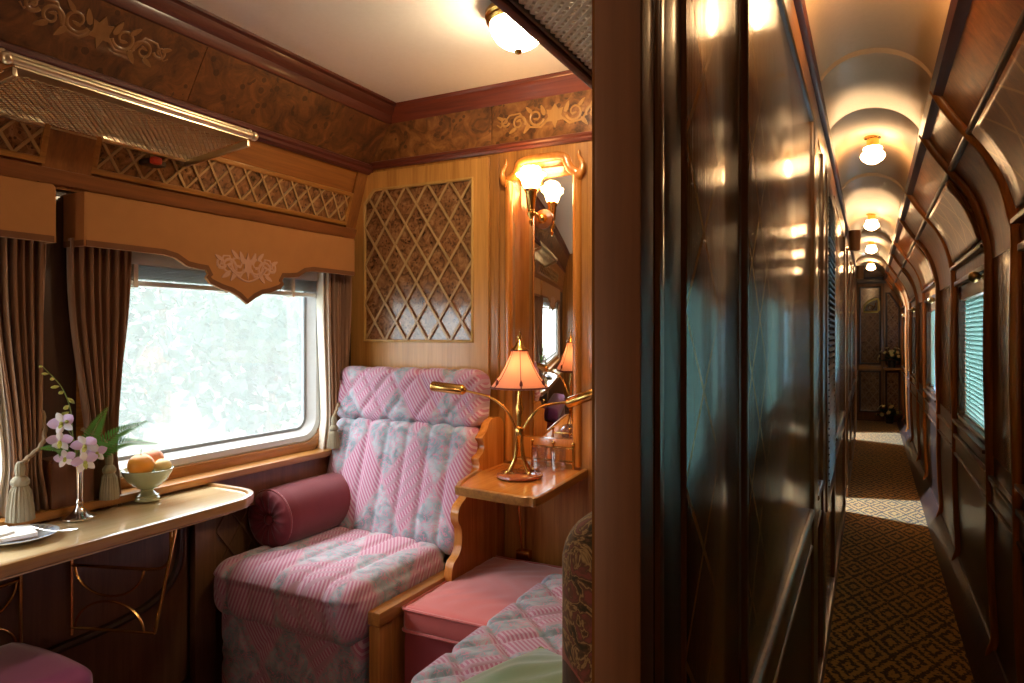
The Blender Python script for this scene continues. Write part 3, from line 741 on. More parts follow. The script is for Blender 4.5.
# ------------------------------------------------------------------ window dressings in the cabin
def cabin_blind(a, b, label):
    t_ = thing('raised_blind', (WX - .01, a, 1.57), label, 'blind', 'raised blinds of the cabin windows')
    m = MB(); m.box((WX - .035, a + .015, 1.64), (WX + .02, b - .01, 1.69), .004); m.obj('headrail', M['alu'], t_)
    m = MB()
    for k in range(9): m.box((WX - .032, a + .02, 1.592 + k * .0056), (WX + .012, b - .015, 1.594 + k * .0056), 0)
    m.obj('slats', M['blind'], t_, 0)
    m = MB(); m.box((WX - .032, a + .02, 1.566), (WX + .014, b - .015, 1.584), .004); m.obj('bottom_rail', M['alu'], t_)
    for y in (a + .14, (a + b) / 2, b - .16):
        m = MB(); m.box((WX - .034, y - .008, 1.56), (WX + .018, y + .008, 1.65), .002); m.obj('ladder_tape', M['lining'], t_)
cabin_blind(1.40, 2.445, 'grey slatted blind pulled up under the pelmet with the whole embroidered point')
cabin_blind(-.15, 1.15, 'grey slatted blind pulled up in the side window beside the plate')

def pelmet(c, label):
    h0 = .63; t_ = thing('pelmet', (WX, c, 1.68), label, 'pelmet', 'suede pelmets over the cabin windows')
    half = [(.63, 1.672), (.36, 1.672), (.315, 1.664), (.27, 1.640), (.225, 1.634), (.188, 1.632), (.180, 1.618), (.190, 1.604), (.172, 1.584), (.12, 1.566), (.075, 1.556), (.04, 1.540), (0, 1.514)]
    bot = [(c - d, z) for d, z in half] + [(c + d, z) for d, z in half[-2::-1]]
    top = [(c + h0, 1.845), (c - h0, 1.835)]
    X = -2.185
    m = MB(); m.prism(bot + top, (X, 0, 0), (0, 1, 0), (0, 0, 1), (.012, 0, 0)); m.obj('front', M['pelmet'], t_, 25)
    m = MB()
    for s in (-1, 1): m.box((WX, c + s * h0 - .006, 1.672), (X + .012, c + s * h0 + .006, 1.84), .003)
    m.box((WX, c - h0, 1.828), (X + .01, c + h0, 1.843), .003); m.obj('return', M['pelmet'], t_)
    # brown border following the lower edge
    m = MB(); n = len(bot); up_ = []
    for i in range(n):
        e = Vector(bot[min(i + 1, n - 1)]) - Vector(bot[max(i - 1, 0)]); e.normalize(); q = Vector(bot[i]) + Vector((-e.y, e.x)) * .019; up_.append((q.x, q.y))
    for i in range(n - 1): m.prism([bot[i], bot[i + 1], up_[i + 1], up_[i]], (X + .0121, 0, 0), (0, 1, 0), (0, 0, 1), (.002, 0, 0))
    for s in (-1, 1): m.box((WX, c + s * (h0 + .007) - .001, 1.672), (X + .012, c + s * (h0 + .007) + .001, 1.691), 0)
    m.obj('border', M['pelmet_trim'], t_)
    m = MB(); put_scroll(m, .29, .11, (X + .0125, c, 1.660), (0, 1, 0), (0, 0, 1), (1, 0, 0), .0065)
    m.tube([(X + .013, c + a, b) for a, b in bez([(-.09, 1.655, 0), (-.05, 1.625, 0), (0, 1.60, 0), (.05, 1.625, 0), (.09, 1.655, 0)], 5) for a, b in [(a, b)]] if False else [(X + .013, c + q.x, q.y) for q in bez([(-.10, 1.66, 0), (-.055, 1.622, 0), (0, 1.602, 0), (.055, 1.622, 0), (.10, 1.66, 0)], 5)], .004, 6)
    m.obj('embroidery', M['embroid'], t_)
pelmet(1.93, 'tan suede pelmet whose embroidered point hangs over the big window')
pelmet(.575, 'tan suede pelmet cut off by the photo edge above the side window')

def curtain(y0, y1, ty, label, inner=1, zt=1.70, ztie=.99, zb=.795, wt=.085, wb=.15, n=7, X=-2.245, lin=True):
    t_ = thing('curtain', (X, ty, zb), label, 'curtain', 'taupe curtains of the cabin windows')
    def f(u, v, ex=0, ey=0):
        z = zt + (zb - zt) * v; vt = (zt - ztie) / (zt - zb)
        c0, w0 = (y0 + y1) / 2, y1 - y0
        if v < vt:
            q = v / vt; s = q * q * (3 - 2 * q); s = s ** 1.5; c = c0 + (ty - c0) * s; w = w0 + (wt - w0) * s; am = .020 + .006 * (1 - q)
        else:
            q = (v - vt) / (1 - vt); s = math.sin(q * PI / 2); c = ty; w = wt + (wb - wt) * s; am = .020 + .006 * s
        ph = 2 * PI * n * u + .6 * math.sin(3 * u + 2 * v)
        return Vector((X + am * math.sin(ph) + .008 * math.sin(2.3 * ph + 1) + ex, c + w * (u - .5) + .006 * math.cos(ph) + ey, z))
    m = MB(); m.grid(lambda u, v: f(u, v), 90, 40); thick(m.obj('drape', M['curtain'], t_, 80), .003)
    if lin:
        e0, e1 = (.80, 1.0) if inner > 0 else (0, .20)
        m = MB(); m.grid(lambda u, v: f(e0 + (e1 - e0) * u, v, -.018, inner * .024), 22, 40); thick(m.obj('lining', M['lining'], t_, 80), .002)
    return t_
curtain(1.285, 1.485, 1.395, 'taupe curtain tied back behind the fruit bowl, between the two windows', 1, lin=False, wb=.12)
curtain(2.450, 2.610, 2.525, 'taupe curtain tied back beside the patchwork armchair, white lining showing', -1, n=7, wt=.09, wb=.15)
curtain(1.07, 1.215, 1.165, 'taupe curtain with ivory lining tied back at the photo edge, behind the plate', -1, wt=.075, wb=.125, n=6)
curtain(-.22, -.08, -.17, 'taupe curtain at the outer end of the side window, seen only in mirrors', 1, lin=False)
def tassel(x, y, z0, z1, cord, label, sc=1.0):
    t_ = thing('tieback_tassel', (x, y, z1), label, 'tassel', 'rope tassels tying the cabin curtains')
    h = z0 - z1; r = .026 * sc
    m = MB(); m.lathe([(.001, 0), (r * 1.05, .001), (r * 1.0, h * .35), (r * .78, h * .85), (r * .55, h)], (x, y, z1), 60, None, lambda a, q: 1 + .045 * math.sin(a * 20) + .03 * math.sin(a * 13 + 1)); m.obj('fringe', M['tassel'], t_, 0)
    m = MB(); m.lathe([(r * .55, 0), (r * .72, .006), (r * .74, .014), (r * .55, .022), (r * .35, .028), (r * .42, .045), (r * .36, .06), (r * .2, .068)], (x, y, z0), 24, None, lambda a, q: 1 + .05 * math.sin(a * 10)); m.obj('head', M['tassel'], t_)
    m = MB(); P = bez([(x, y, z0 + .06)] + cord, 10)
    m.tube([p + Vector((.002 * math.cos(i * 1.6), .002 * math.sin(i * 1.6), 0)) for i, p in enumerate(P)], .0065, 7)
    m.obj('cord', M['cord'], t_)
tassel(-2.19, 1.385, .945, .862, [(-2.185, 1.39, 1.03), (-2.20, 1.36, 1.06), (-2.26, 1.34, 1.09)], 'sage grey rope tassel hanging just left of the fruit bowl', 1.05)
tassel(-2.185, 2.435, .952, .872, [(-2.185, 2.44, 1.02), (-2.20, 2.48, 1.06), (-2.25, 2.55, 1.08)], 'pale grey rope tassel hanging beside the armchair back', 1.05)
tassel(-2.15, 1.10, .965, .866, [(-2.15, 1.12, 1.04), (-2.18, 1.18, 1.08), (-2.25, 1.215, 1.16)], 'large sage tassel hanging over the plate at the photo edge', 1.25)

# ------------------------------------------------------------------ window table and the things on it
TZ = .83
tb = thing('window_table', (WX, 1.2, 0), 'long pale polished folding table under the windows carrying vase and fruit', 'table')
top = [(WX + .06, .55), (-1.87, .55), (-1.895, 1.60), (-1.915, 1.70), (-1.965, 1.765), (-2.05, 1.79), (WX + .06, 1.79)]
m = MB(); m.prism(top, (0, 0, TZ - .034), (1, 0, 0), (0, 1, 0), (0, 0, .030)); m.obj('tabletop', M['table'], tb, 30)
edge = bez([(-1.87, .55, TZ), (-1.8825, 1.1, TZ), (-1.895, 1.60, TZ), (-1.915, 1.70, TZ), (-1.965, 1.765, TZ), (-2.05, 1.79, TZ), (WX + .06, 1.79, TZ)], 8)
m = MB(); m.sweep([(p, (Vector((0, 0, 1)).cross((edge[min(i + 1, len(edge) - 1)] - edge[max(0, i - 1)]).normalized())) * -1, (0, 0, 1)) for i, p in enumerate(edge)], [(-.018, -.004), (-.014, .004), (-.004, .006), (.004, .003), (.006, -.008), (.004, -.026), (-.006, -.034), (-.018, -.034)]); m.obj('edge_moulding', wood('table_edge_wood', (.26, .13, .05), (.42, .25, .10), 'Y', .28, .5), tb)
def fold_bracket(a, b, label):
    """brass wire bracket from wall point a to front point b (x,y)"""
    t_ = thing('folding_bracket', (a[0], a[1], .45), label, 'bracket', 'brass folding brackets under the window table')
    A, B = Vector((*a, 0)), Vector((*b, 0)); d = B - A
    def P(s, z): return tuple(A + d * s + Vector((0, 0, z)))
    m = MB(); m.tube([P(0, .43), P(0, .76)], .0055, 8); m.tube([P(0, .68), P(.02, .69), P(.05, .765)], .004, 6); m.obj('hinge_post', M['brass'], t_)
    m = MB(); m.tube(bez([P(0, .655), P(.5, .655), P(.75, .655), P(.88, .665), P(.945, .70), P(.95, .79)], 6), .005, 6); m.tube([P(1.0, .795), P(.80, .455)], .005, 6); m.tube([P(0, .455), P(.80, .455)], .005, 6); m.obj('frame', M['brass'], t_)
    m = MB(); cx, r = .365, .33; L = d.length
    m.tube([P(cx - r * math.cos(k * PI / 18), .655 - .092 * math.sin(k * PI / 18)) for k in range(19)], .0038, 6)
    m.tube([P(cx - r * math.cos(k * PI / 18), .455 + .092 * math.sin(k * PI / 18)) for k in range(19)], .0038, 6); m.obj('arc', M['brass'], t_)
fold_bracket((-2.275, 1.315), (-1.93, 1.435), 'brass wire folding bracket with two arcs under the window table')
fold_bracket((-2.275, 1.165), (-2.235, .83), 'dim brass folding bracket folded to the wall behind the mauve stool')

vx, vy = -2.165, 1.275
vs_ = thing('bud_vase', (vx, vy, TZ), 'slender silver bud vase holding orchids and fern on the window table', 'vase')
m = MB(); m.lathe([(.046, 0), (.047, .004), (.040, .009), (.026, .016), (.018, .024), (.011, .034), (.008, .044)], (vx, vy, TZ), 32); m.obj('foot', M['silver'], vs_)
m = MB(); m.lathe([(.010, .044), (.013, .048), (.010, .053), (.009, .06), (.0105, .12), (.013, .172), (.0145, .178), (.012, .178), (.009, .13), (.0, .12)], (vx, vy, TZ), 24); m.obj('body', M['silver'], vs_)
def petal(m, c, d, n, ln, w, curl=.25, nu=5, nv=8):
    c, d, n = Vector(c), Vector(d).normalized(), Vector(n).normalized(); s = d.cross(n)
    def f(u, v):
        wd = w * math.sin(PI * min(1, (v * .94 + .06))) ** .7; a = (u - .5) * 2
        return c + d * (ln * v) + s * (wd * a) + n * (curl * ln * v * v - .25 * wd * abs(a) ** 2)
    m.grid(f, nu, nv)
vt = Vector((vx, vy, TZ + .17))
CAM = Vector((0, 0, 1.4))
orch = thing('orchid_spray', tuple(vt), 'spray of lilac and white orchids standing in the silver vase', 'flowers')
blooms = [(.005, -.055, .128, .036), (.030, -.075, .078, .034), (.055, -.015, .060, .038), (.065, -.022, .012, .036), (.045, .025, .030, .030), (.03, -.06, .025, .028)]
m = MB()
st_pts = [bez([vt - Vector((0, 0, .04)), vt + Vector((.01, -.005, .03)), vt + Vector((b[0] * .6, b[1] * .6, b[2] * .8)), vt + Vector(b[:3])], 6) for b in blooms]
for p in st_pts: m.tube(p, .0018, 6)
m.obj('stem', M['stem'], orch)
for b in blooms:
    c = vt + Vector(b[:3]); n = (CAM - c).normalized() + Vector((random.uniform(-.35, .35), random.uniform(-.35, .35), random.uniform(-.5, .1))); n.normalize()
    s = n.cross(Vector((0, 0, 1))).normalized(); u_ = s.cross(n); L = b[3]; tw = random.uniform(-.4, .4)
    m = MB()
    for k in range(5):
        a = tw + PI / 2 + k * 2 * PI / 5; m.cur = 0 if k in (0, 2, 3) else 1
        petal(m, c, s * math.cos(a) + u_ * math.sin(a), n, L * (1.0 if k in (0, 2, 3) else 1.08), L * (.30 if k in (0, 2, 3) else .46), .12)
    bl = m.obj('bloom', [M['petal_w'], M['petal']], orch, 60)
    m = MB(); m.ball(c + n * .006, L * .16, 10, 6); petal(m, c + n * .004, -u_ + n * .9, n, L * .5, L * .24, .5); m.obj('lip', [M['lip']], bl)
bud = thing('budding_spray', tuple(vt), 'arching stem of yellow green buds above the orchids', 'flowers')
stem = bez([vt - Vector((0, 0, .03)), vt + Vector((0, -.02, .09)), vt + Vector((-.005, -.025, .17)), vt + Vector((.0, -.055, .24)), vt + Vector((-.02, -.095, .30))], 8)
m = MB(); m.tube(stem, [.0024 - .0012 * i / len(stem) for i in range(len(stem))], 6); m.obj('stem', M['stem'], bud)
for k in range(9):
    i = 13 + int(k * (len(stem) - 14) / 8); p = stem[i]; sd = -1 if k % 2 else 1
    dr = Vector((.3 * sd + .3, -.8 if k != 3 else .2, -.35 + .5 * (k / 9))).normalized()
    m = MB(); R = .0075 - .0004 * k; ln = .036 - .0022 * k
    m.lathe([(.0006, 0), (R * .6, ln * .2), (R, ln * .5), (R * .7, ln * .8), (.0006, ln)], p + dr * .004, 10, dr); m.obj('bud', M['bud'], bud)
def fern(tip, label, w=.045, base=None, sag=.02, mat='leaf'):
    b0 = base or vt; tip = vt + Vector(tip); mid = (b0 + tip) / 2 + Vector((0, 0, sag))
    t_ = thing('fern_frond', tuple(b0), label, 'fern', 'fern fronds in the vase')
    P = bez([b0 - Vector((0, 0, .02)), mid, tip], 14); m = MB(); m.tube(P, [.0018 * (1 - .7 * i / len(P)) for i in range(len(P))], 5); m.obj('stem', M['stem'], t_)
    m = MB(); n = len(P)
    for i in range(4, n):
        q = i / (n - 1); d = (P[min(i + 1, n - 1)] - P[i - 1]).normalized(); nv = (CAM - P[i]).normalized() * .6 + Vector((0, 0, .6)); s = d.cross(nv).normalized(); nn = s.cross(d)
        L = w * min(1, (q - .1) * 5) * (1.05 - q) + .003
        for sg in (1, -1): petal(m, P[i], s * sg + d * .55, nn, L, min(.0034, L * .10 + .0008), -.12, 2, 5)
    m.obj('leaflets', M[mat], t_, 60)
fern((.09, .16, .115), 'bright green fern frond pointing towards the window', .05)
fern((.10, .19, .04), 'green fern frond reaching over the fruit bowl', .042, sag=.03)
fern((-.02, .10, .16), 'dark green fern frond standing upright behind the orchids', .045, sag=.01)
fern((.03, -.13, .065), 'fern frond pointing away from the window, low beside the orchids', .04)
fern((.05, .06, .05), 'short fern frond low at the vase mouth', .04, sag=.02)

bx = thing('wooden_box', (-2.2, 1.27, .86), 'plain reddish brown wooden box on the sill behind the vase', 'box')
m = MB(); m.box((-2.285, 1.215, .863), (-2.205, 1.345, 1.005), .004); m.obj('body', M['boxwood'], bx)
m = MB(); m.box((-2.287, 1.213, 1.005), (-2.203, 1.347, 1.012), .003); m.obj('lid', M['boxwood'], bx)

fx_, fy_ = -2.185, 1.515
fb = thing('fruit_bowl', (fx_, fy_, TZ), 'pale green footed bowl of fruit on the window table', 'bowl')
m = MB(); m.lathe([(.030, 0), (.036, .002), (.035, .010), (.031, .013), (.033, .018), (.026, .022), (.018, .030), (.019, .036)], (fx_, fy_, TZ), 32); m.obj('foot', M['celadon'], fb)
m = MB(); m.lathe([(.018, .036), (.034, .043), (.056, .062), (.070, .086), (.0735, .098), (.071, .099), (.066, .088), (.052, .066), (.030, .050), (.0, .046)], (fx_, fy_, TZ), 40); m.obj('bowl', M['celadon'], fb)
def fruit(kind, x, y, z, r, mat, label, sc=(1, 1, .95), stemh=0):
    t_ = thing(kind, (x, y, z - r), label, 'fruit')
    m = MB(); m.lathe([(r * math.sin(PI * k / 14) * (1 - .05 * math.sin(PI * k / 14 * 2)) * sc[0] + (.0002 if k in (0, 14) else 0), -r * sc[2] * math.cos(PI * k / 14) - (.06 * r if k > 12 else 0)) for k in range(15)], (x, y, z), 24, (.25, -.1, 1)); m.obj('flesh', mat, t_, 80)
    m = MB(); m.tube([(x, y, z + r * .8), (x + .002, y, z + r * .95 + stemh)], .0016, 6); m.obj('stalk', M['stem'], t_)
fruit('orange', fx_ + .020, fy_ - .038, TZ + .126, .041, M['orangefruit'], 'round orange on the near rim of the green bowl', stemh=.018)
fruit('peach', fx_ - .028, fy_ + .036, TZ + .130, .038, M['peach'], 'rosy peach at the window side of the green bowl')
fruit('pear', fx_ + .040, fy_ + .028, TZ + .114, .028, M['pear'], 'pale yellow pear lying low at the front of the green bowl')

px, py = -2.09, 1.06
pl = thing('plate', (px, py, TZ), 'blue and white china plate with a folded napkin on the window table', 'plate')
m = MB(); m.lathe([(.05, 0), (.055, .001), (.075, .006), (.098, .014), (.100, .016), (.096, .016), (.072, .009), (.05, .005), (0, .005)], (px, py, TZ), 48); m.obj('dish', M['plate'], pl)
m = MB()
for k in range(30):
    a = 2 * PI * k / 30; m.ball((px + .088 * math.cos(a), py + .088 * math.sin(a), TZ + .0135), .006, 6, 4, (1, 1, .25))
m.obj('rim_pattern', M['plate_b'], pl)
nk = MB(); nk.prism([(-.075, -.055), (.05, -.075), (.075, .035), (-.03, .07)], (px, py - .02, TZ + .017), (1, 0, 0), (0, 1, 0), (0, 0, .010)); nk.prism([(-.07, -.05), (.045, -.07), (.03, .0), (-.05, .02)], (px, py - .02, TZ + .0275), (1, 0, 0), (0, 1, 0), (0, 0, .006))
fb.scale = (1.1, 1.1, 1.1)
tag(nk.obj('napkin', M['napkin'], None, 25), 'folded white napkin lying on the blue and white plate', 'napkin')
kn = thing('fork', (px + .09, py + .05, TZ + .02), 'silver fork lying across the rim of the plate', 'fork')
m = MB(); m.tube(bez([(px + .02, py + .03, TZ + .032), (px + .07, py + .045, TZ + .024), (px + .115, py + .06, TZ + .026)], 6), [.004] * 13, 8, flat=.4); m.obj('handle', M['silver'], kn)
m = MB()
for k in range(4): m.tube([(px + .115, py + .06 + (k - 1.5) * .004, TZ + .026), (px + .15, py + .071 + (k - 1.5) * .005, TZ + .030)], .0013, 5)
m.obj('tine', M['silver'], kn)

# ------------------------------------------------------------------ brass luggage rack
def rack(y0, y1, label):
    t_ = thing('luggage_rack', (-2.25, y0, 2.03), label, 'rack', 'brass luggage racks over the windows')
    F, B, zf, zb = -1.912, -2.245, 2.075, 2.04
    m = MB(); m.tube([(F, y0 - .02, zf + .012), (F, y1 + .02, zf + .012)], .011, 12); m.tube([(F - .02, y0 - .01, zf + .030), (F - .02, y1 + .01, zf + .030)], .007, 10); m.obj('front_rail', M['pale_brass'], t_)
    for y in (y0 - .02, y1 + .02):
        m = MB(); m.ball((F, y, zf + .012), .016); m.ball((F - .02, y, zf + .03), .010); m.obj('finial', M['pale_brass'], t_)
    m = MB()
    for y in (y0, y1): m.box((B, y - .006, zb - .010), (F, y + .006, zb + .012), .002, Matrix.Rotation(-math.atan2(zf - zb, F - B), 3, 'Y'))
    m.prism([(F - .06, y0), (F, y0), (F, y1), (F - .06, y1)], (0, 0, zf - .004), (1, 0, 0), (0, 1, 0), (0, 0, .004)); m.box((B - .01, y0, zb - .012), (B + .012, y1, zb + .012), .003); m.obj('frame', M['pale_brass'], t_)
    u = Vector((F - .05 - B, 0, zf - zb)); L = u.length; u.normalize()
    m = MB(); lattice(m, [(0, y0), (L, y0), (L, y1), (0, y1)], .020, .020, (B, 0, zb - .002), u, (0, 1, 0), (0, 0, -1), .0028, .002); m.obj('mesh', plain('pale_brass_wire', (.70, .60, .42), .3, 1.0), t_, 0)
rack(.967, 1.705, 'brass mesh luggage rack with a bright front rail on the window wall')
rb = thing('alarm_handle', (-2.2, 1.56, 1.99), 'small red handle under the brass luggage rack', 'handle')
m = MB(); m.box((-2.255, 1.53, 1.985), (-2.205, 1.60, 2.003), .003); m.obj('bracket', M['black'], rb)
m = MB(); m.rbox((-2.193, 1.552, 1.996), (.028, .036, .026), .008, .008); m.obj('grip', M['red'], rb)
# wooden rack over the cabin door
wr = thing('overhead_rack', (-.4, 1.2, 1.97), 'polished wooden overhead rack with rope netting, above the door', 'rack')
m = MB(); m.box((-.565, .62, 1.955), (-.545, 2.6, 1.998), .005); m.obj('front_rail', M['maho'], wr)
m = MB(); m.box((-.543, .62, 1.962), (-.535, 2.6, 1.985), .002); m.obj('lip', M['black'], wr)
m = MB(); lattice(m, [(-.535, .62), (-.24, .62), (-.24, 2.6), (-.535, 2.6)], .022, .022, (0, 0, 1.972), (1, 0, 0), (0, 1, 0), (0, 0, -1), .007, .004); m.obj('netting', M['lining'], wr, 0)
m = MB(); m.box((-.39, .62, 1.985), (-.24, 2.6, 2.16), .01); m.box((-.31, .75, 1.91), (-.235, .80, 1.99), .006); m.obj('cabinet', M['dark'], wr)

# ------------------------------------------------------------------ patchwork armchair
AX0, AX1 = -2.235, -1.527
ac = thing('armchair', (-1.86, 2.2, 0), 'high-backed patchwork armchair in pink and grey-blue beside the window', 'armchair')
chan = .118
def groove(t, s, w=.011):
    d = abs((t / s + .5) % 1 - .5) * s
    return 1 - math.exp(-(d / w) ** 2)
def puff(v, s, h): return h * (.55 * groove(v, s) + .25 * abs(math.sin(PI * v / s)) - .5)
m = MB(); m.rbox(((AX0 + AX1) / 2, 2.10, .425), (AX1 - AX0, .62, .20), .075, .0105, lambda p, n: (puff(p.x + .37, chan, .018) if (n.z > .2 or n.y < -.2) else 0) + (.022 * math.cos(p.x * 3.5) if n.z > .4 else 0)); m.obj('seat_cushion', M['chair_h'], ac, 80)
Rb = Matrix.Rotation(-.27, 3, 'X')
m = MB(); m.rbox((-1.848, 2.492, .742), (.772, .15, .52), .052, .010, lambda p, n: (puff(p.x + .386, .11, .015) + .010 * math.cos(p.x * 3.4)) if n.y < .2 else 0, Rb); m.obj('backrest', M['chair_v'], ac, 80)
def dia(p): return .012 * (min(groove((p.x / .155 + p.z / .20) * .122, .122), groove((p.x / .155 - p.z / .20) * .122, .122)) - .5)
m = MB(); m.rbox((-1.855, 2.572, 1.112), (.79, .13, .250), .050, .010, lambda p, n: dia(p) if n.y < .3 else 0, Matrix.Rotation(-.16, 3, 'X')); m.obj('headrest', M['chair_v'], ac, 80)
m = MB(); m.rbox(((AX0 + AX1) / 2, 2.12, .18), (AX1 - AX0 - .02, .56, .34), .03, .0125, lambda p, n: dia(p) * .6 if n.y < -.2 else 0); m.obj('skirt', M['chair_f'], ac, 80)
m = MB(); m.box((-1.520, 1.86, .405), (-1.468, 2.40, .452), .006); m.obj('side_rail', M['honey_y'], ac)
m = MB(); m.box((-1.518, 1.865, 0), (-1.472, 1.935, .402), .005); m.box((-1.512, 1.935, .02), (-1.476, 2.62, .402), .002); m.obj('front_post', M['honey'], ac)
sp = [(2.26, .45), (2.275, .50), (2.315, .525), (2.335, .56), (2.335, .62), (2.31, .66), (2.318, .71), (2.375, .745), (2.395, .79), (2.455, .815), (2.475, .85), (2.47, .88), (2.505, .90), (2.515, .935), (2.500, .96), (2.535, .985), (2.56, 1.02), (2.60, 1.035), (2.66, 1.03), (2.69, 1.0), (2.69, .40), (2.27, .40)]
spo = [(q.x, q.y) for q in bez([(a, b, 0) for a, b in sp[:20]], 4)] + sp[20:]
m = MB(); m.prism(spo, (-1.472, 0, 0), (0, 1, 0), (0, 0, 1), (.036, 0, 0)); m.obj('side_panel', M['orange'], ac, 40)

bo = thing('bolster', (-2.17, 2.2, .53), 'burgundy velvet bolster cushion lying on the armchair seat by the window', 'cushion')
R = .110; cz = .645; bxx = -2.160
prof = [(.001, .030), (.018, .018), (.05, .006), (.085, .002), (.102, .012), (.110, .03), (.112, .12), (.114, .23), (.112, .34), (.110, .43), (.102, .448), (.085, .458), (.05, .454), (.001, .44)]
def pleat(a, q): return 1 + (.03 * math.sin(a * 14) if (q < .27 and q > .06) else 0)
prof2 = [(prof[i][0] + (prof[i + 1][0] - prof[i][0]) * t, prof[i][1] + (prof[i + 1][1] - prof[i][1]) * t) for i in range(len(prof) - 1) for t in (0, .5)] + [prof[-1]]
def pl_fn(c):
    m = MB(); n = 84; vs = []
    for (r, z) in prof2:
        for k in range(n):
            a = 2 * PI * k / n; zz = z + (.005 * (abs(math.sin(a * 7)) ** .5 - .6) if z < .03 and .015 < r < .1 else 0)
            vs.append((c[0] + 1.09 * r * math.cos(a), c[1] + zz, c[2] + 1.09 * r * math.sin(a)))
    fs = [(i * n + k, i * n + (k + 1) % n, (i + 1) * n + (k + 1) % n, (i + 1) * n + k) for i in range(len(prof2) - 1) for k in range(n)]
    return m.add(vs, fs)
pl_fn((bxx, 2.01, cz)).obj('cover', M['burg'], bo, 80)
m = MB(); m.ball((bxx, 2.024, cz), .022, 16, 10, (1, .5, 1)); m.obj('button', M['burg'], bo)
m = MB(); m.tube([(bxx + .118 * math.cos(a * PI / 18), 2.032, cz + .118 * math.sin(a * PI / 18)) for a in range(36)], .0045, 6, True); m.obj('piping', M['rose_dk'], bo)

# ------------------------------------------------------------------ ottoman, sofa, stool
ot = thing('ottoman', (-1.27, 2.3, 0), 'rose velvet box ottoman with piped lid below the side table', 'ottoman')
OX0, OX1, OY0, OY1 = -1.462, -1.02, 1.975, 2.615
m = MB(); m.rbox(((OX0 + OX1) / 2, (OY0 + OY1) / 2, .185), (OX1 - OX0 - .008, OY1 - OY0 - .008, .33), .012, .04); m.obj('base', M['rose_dk'], ot)
m = MB(); m.rbox(((OX0 + OX1) / 2, (OY0 + OY1) / 2, .395), (OX1 - OX0, OY1 - OY0, .085), .018, .02, lambda p, n: (.018 * math.cos(p.x / .44 * PI) * math.cos(p.y / .64 * PI) + .0015 * math.sin(p.x * 60 + 5 * math.sin(p.y * 20)) if n.z > .5 else 0)); m.obj('lid', M['rose'], ot, 80)
m = MB()
for z in (.432, .357):
    m.tube([(a, b, z) for a, b in rr(OX0 - .001, OX1 + .001, OY0 - .001, OY1 + .001, .018, 4)], .0055, 6, True)
m.obj('piping', M['rose'], ot)

so = thing('sofa', (-.65, 1.5, 0), 'quilted patchwork sofa seat with a paisley back, against the door partition', 'sofa')
def sq(p): return .012 * (min(groove((p.x + p.y + .06) * .707, .141), groove((p.x - p.y) * .707, .141)) - .5)
m = MB(); m.rbox((-.705, 1.56, .425), (.71, 1.56, .19), .05, .011, lambda p, n: sq(p) if n.z > .2 or n.x < -.2 else 0); m.obj('seat_cushion', M['sofa'], so, 80)
m = MB(); m.rbox((-.66, 1.56, .165), (.62, 1.52, .33), .02, .05); m.obj('base', M['rose_dk'], so)
m = MB(); m.rbox((-.290, 1.565, .815), (.13, 1.58, .72), .064, .02); bk = m.obj('backrest', M['paisley'], so, 80)
cu = thing('scatter_cushion', (-.75, 1.42, .53), 'green silk scatter cushion lying on the patchwork sofa seat', 'cushion')
def pillow(c, w, d, h, Rm):
    m = MB(); c = Vector(c)
    for sg in (1, -1):
        m.grid(lambda u, v: c + Rm @ Vector(((u - .5) * w * (1 - .10 * (abs(v - .5) * 2) ** 3 * 0 - .08 * math.sin(PI * v)), (v - .5) * d * (1 - .08 * math.sin(PI * u)), sg * h / 2 * max(0, math.sin(PI * u) * math.sin(PI * v)) ** .62 + (.005 * math.sin(16 * u + 9 * v) + .004 * math.sin(31 * u - 17 * v)) * math.sin(PI * u) * math.sin(PI * v))), 30, 30)
    return m
Rm = Matrix.Rotation(.06, 3, 'Y') @ Matrix.Rotation(-.30, 3, 'Z')
pillow((-.60, 1.34, .575), .48, .46, .20, Rm).obj('cover', M['green'], cu, 80)
m = MB(); P4 = []
for (a, b) in ((0, 0), (1, 0), (1, 1), (0, 1)):
    for k in range(10):
        t = k / 10; u, v = [(t, 0), (1, t), (1 - t, 1), (0, 1 - t)][[(0, 0), (1, 0), (1, 1), (0, 1)].index((a, b))]
        P4.append(Vector((-.60, 1.34, .575)) + Rm @ Vector(((u - .5) * .46 * (1 - .08 * math.sin(PI * v)), (v - .5) * .44 * (1 - .08 * math.sin(PI * u)), 0)))
m.tube(P4, .004, 6, True); m.obj('piping', M['bud'], cu)

ms = thing('footstool', (-2.1, .9, 0), 'mauve velvet stool under the window table, cut off by the photo corner', 'stool')
m = MB(); m.rbox((-2.055, .80, .432), (.40, .70, .13), .05, .02, lambda p, n: .012 * math.cos(p.x / .44 * PI) if n.z > .4 else 0); m.obj('cushion', M['mauve'], ms, 80)
m = MB(); m.rbox((-2.055, .80, .20), (.36, .66, .34), .02, .05); m.obj('base', M['rose_dk'], ms)

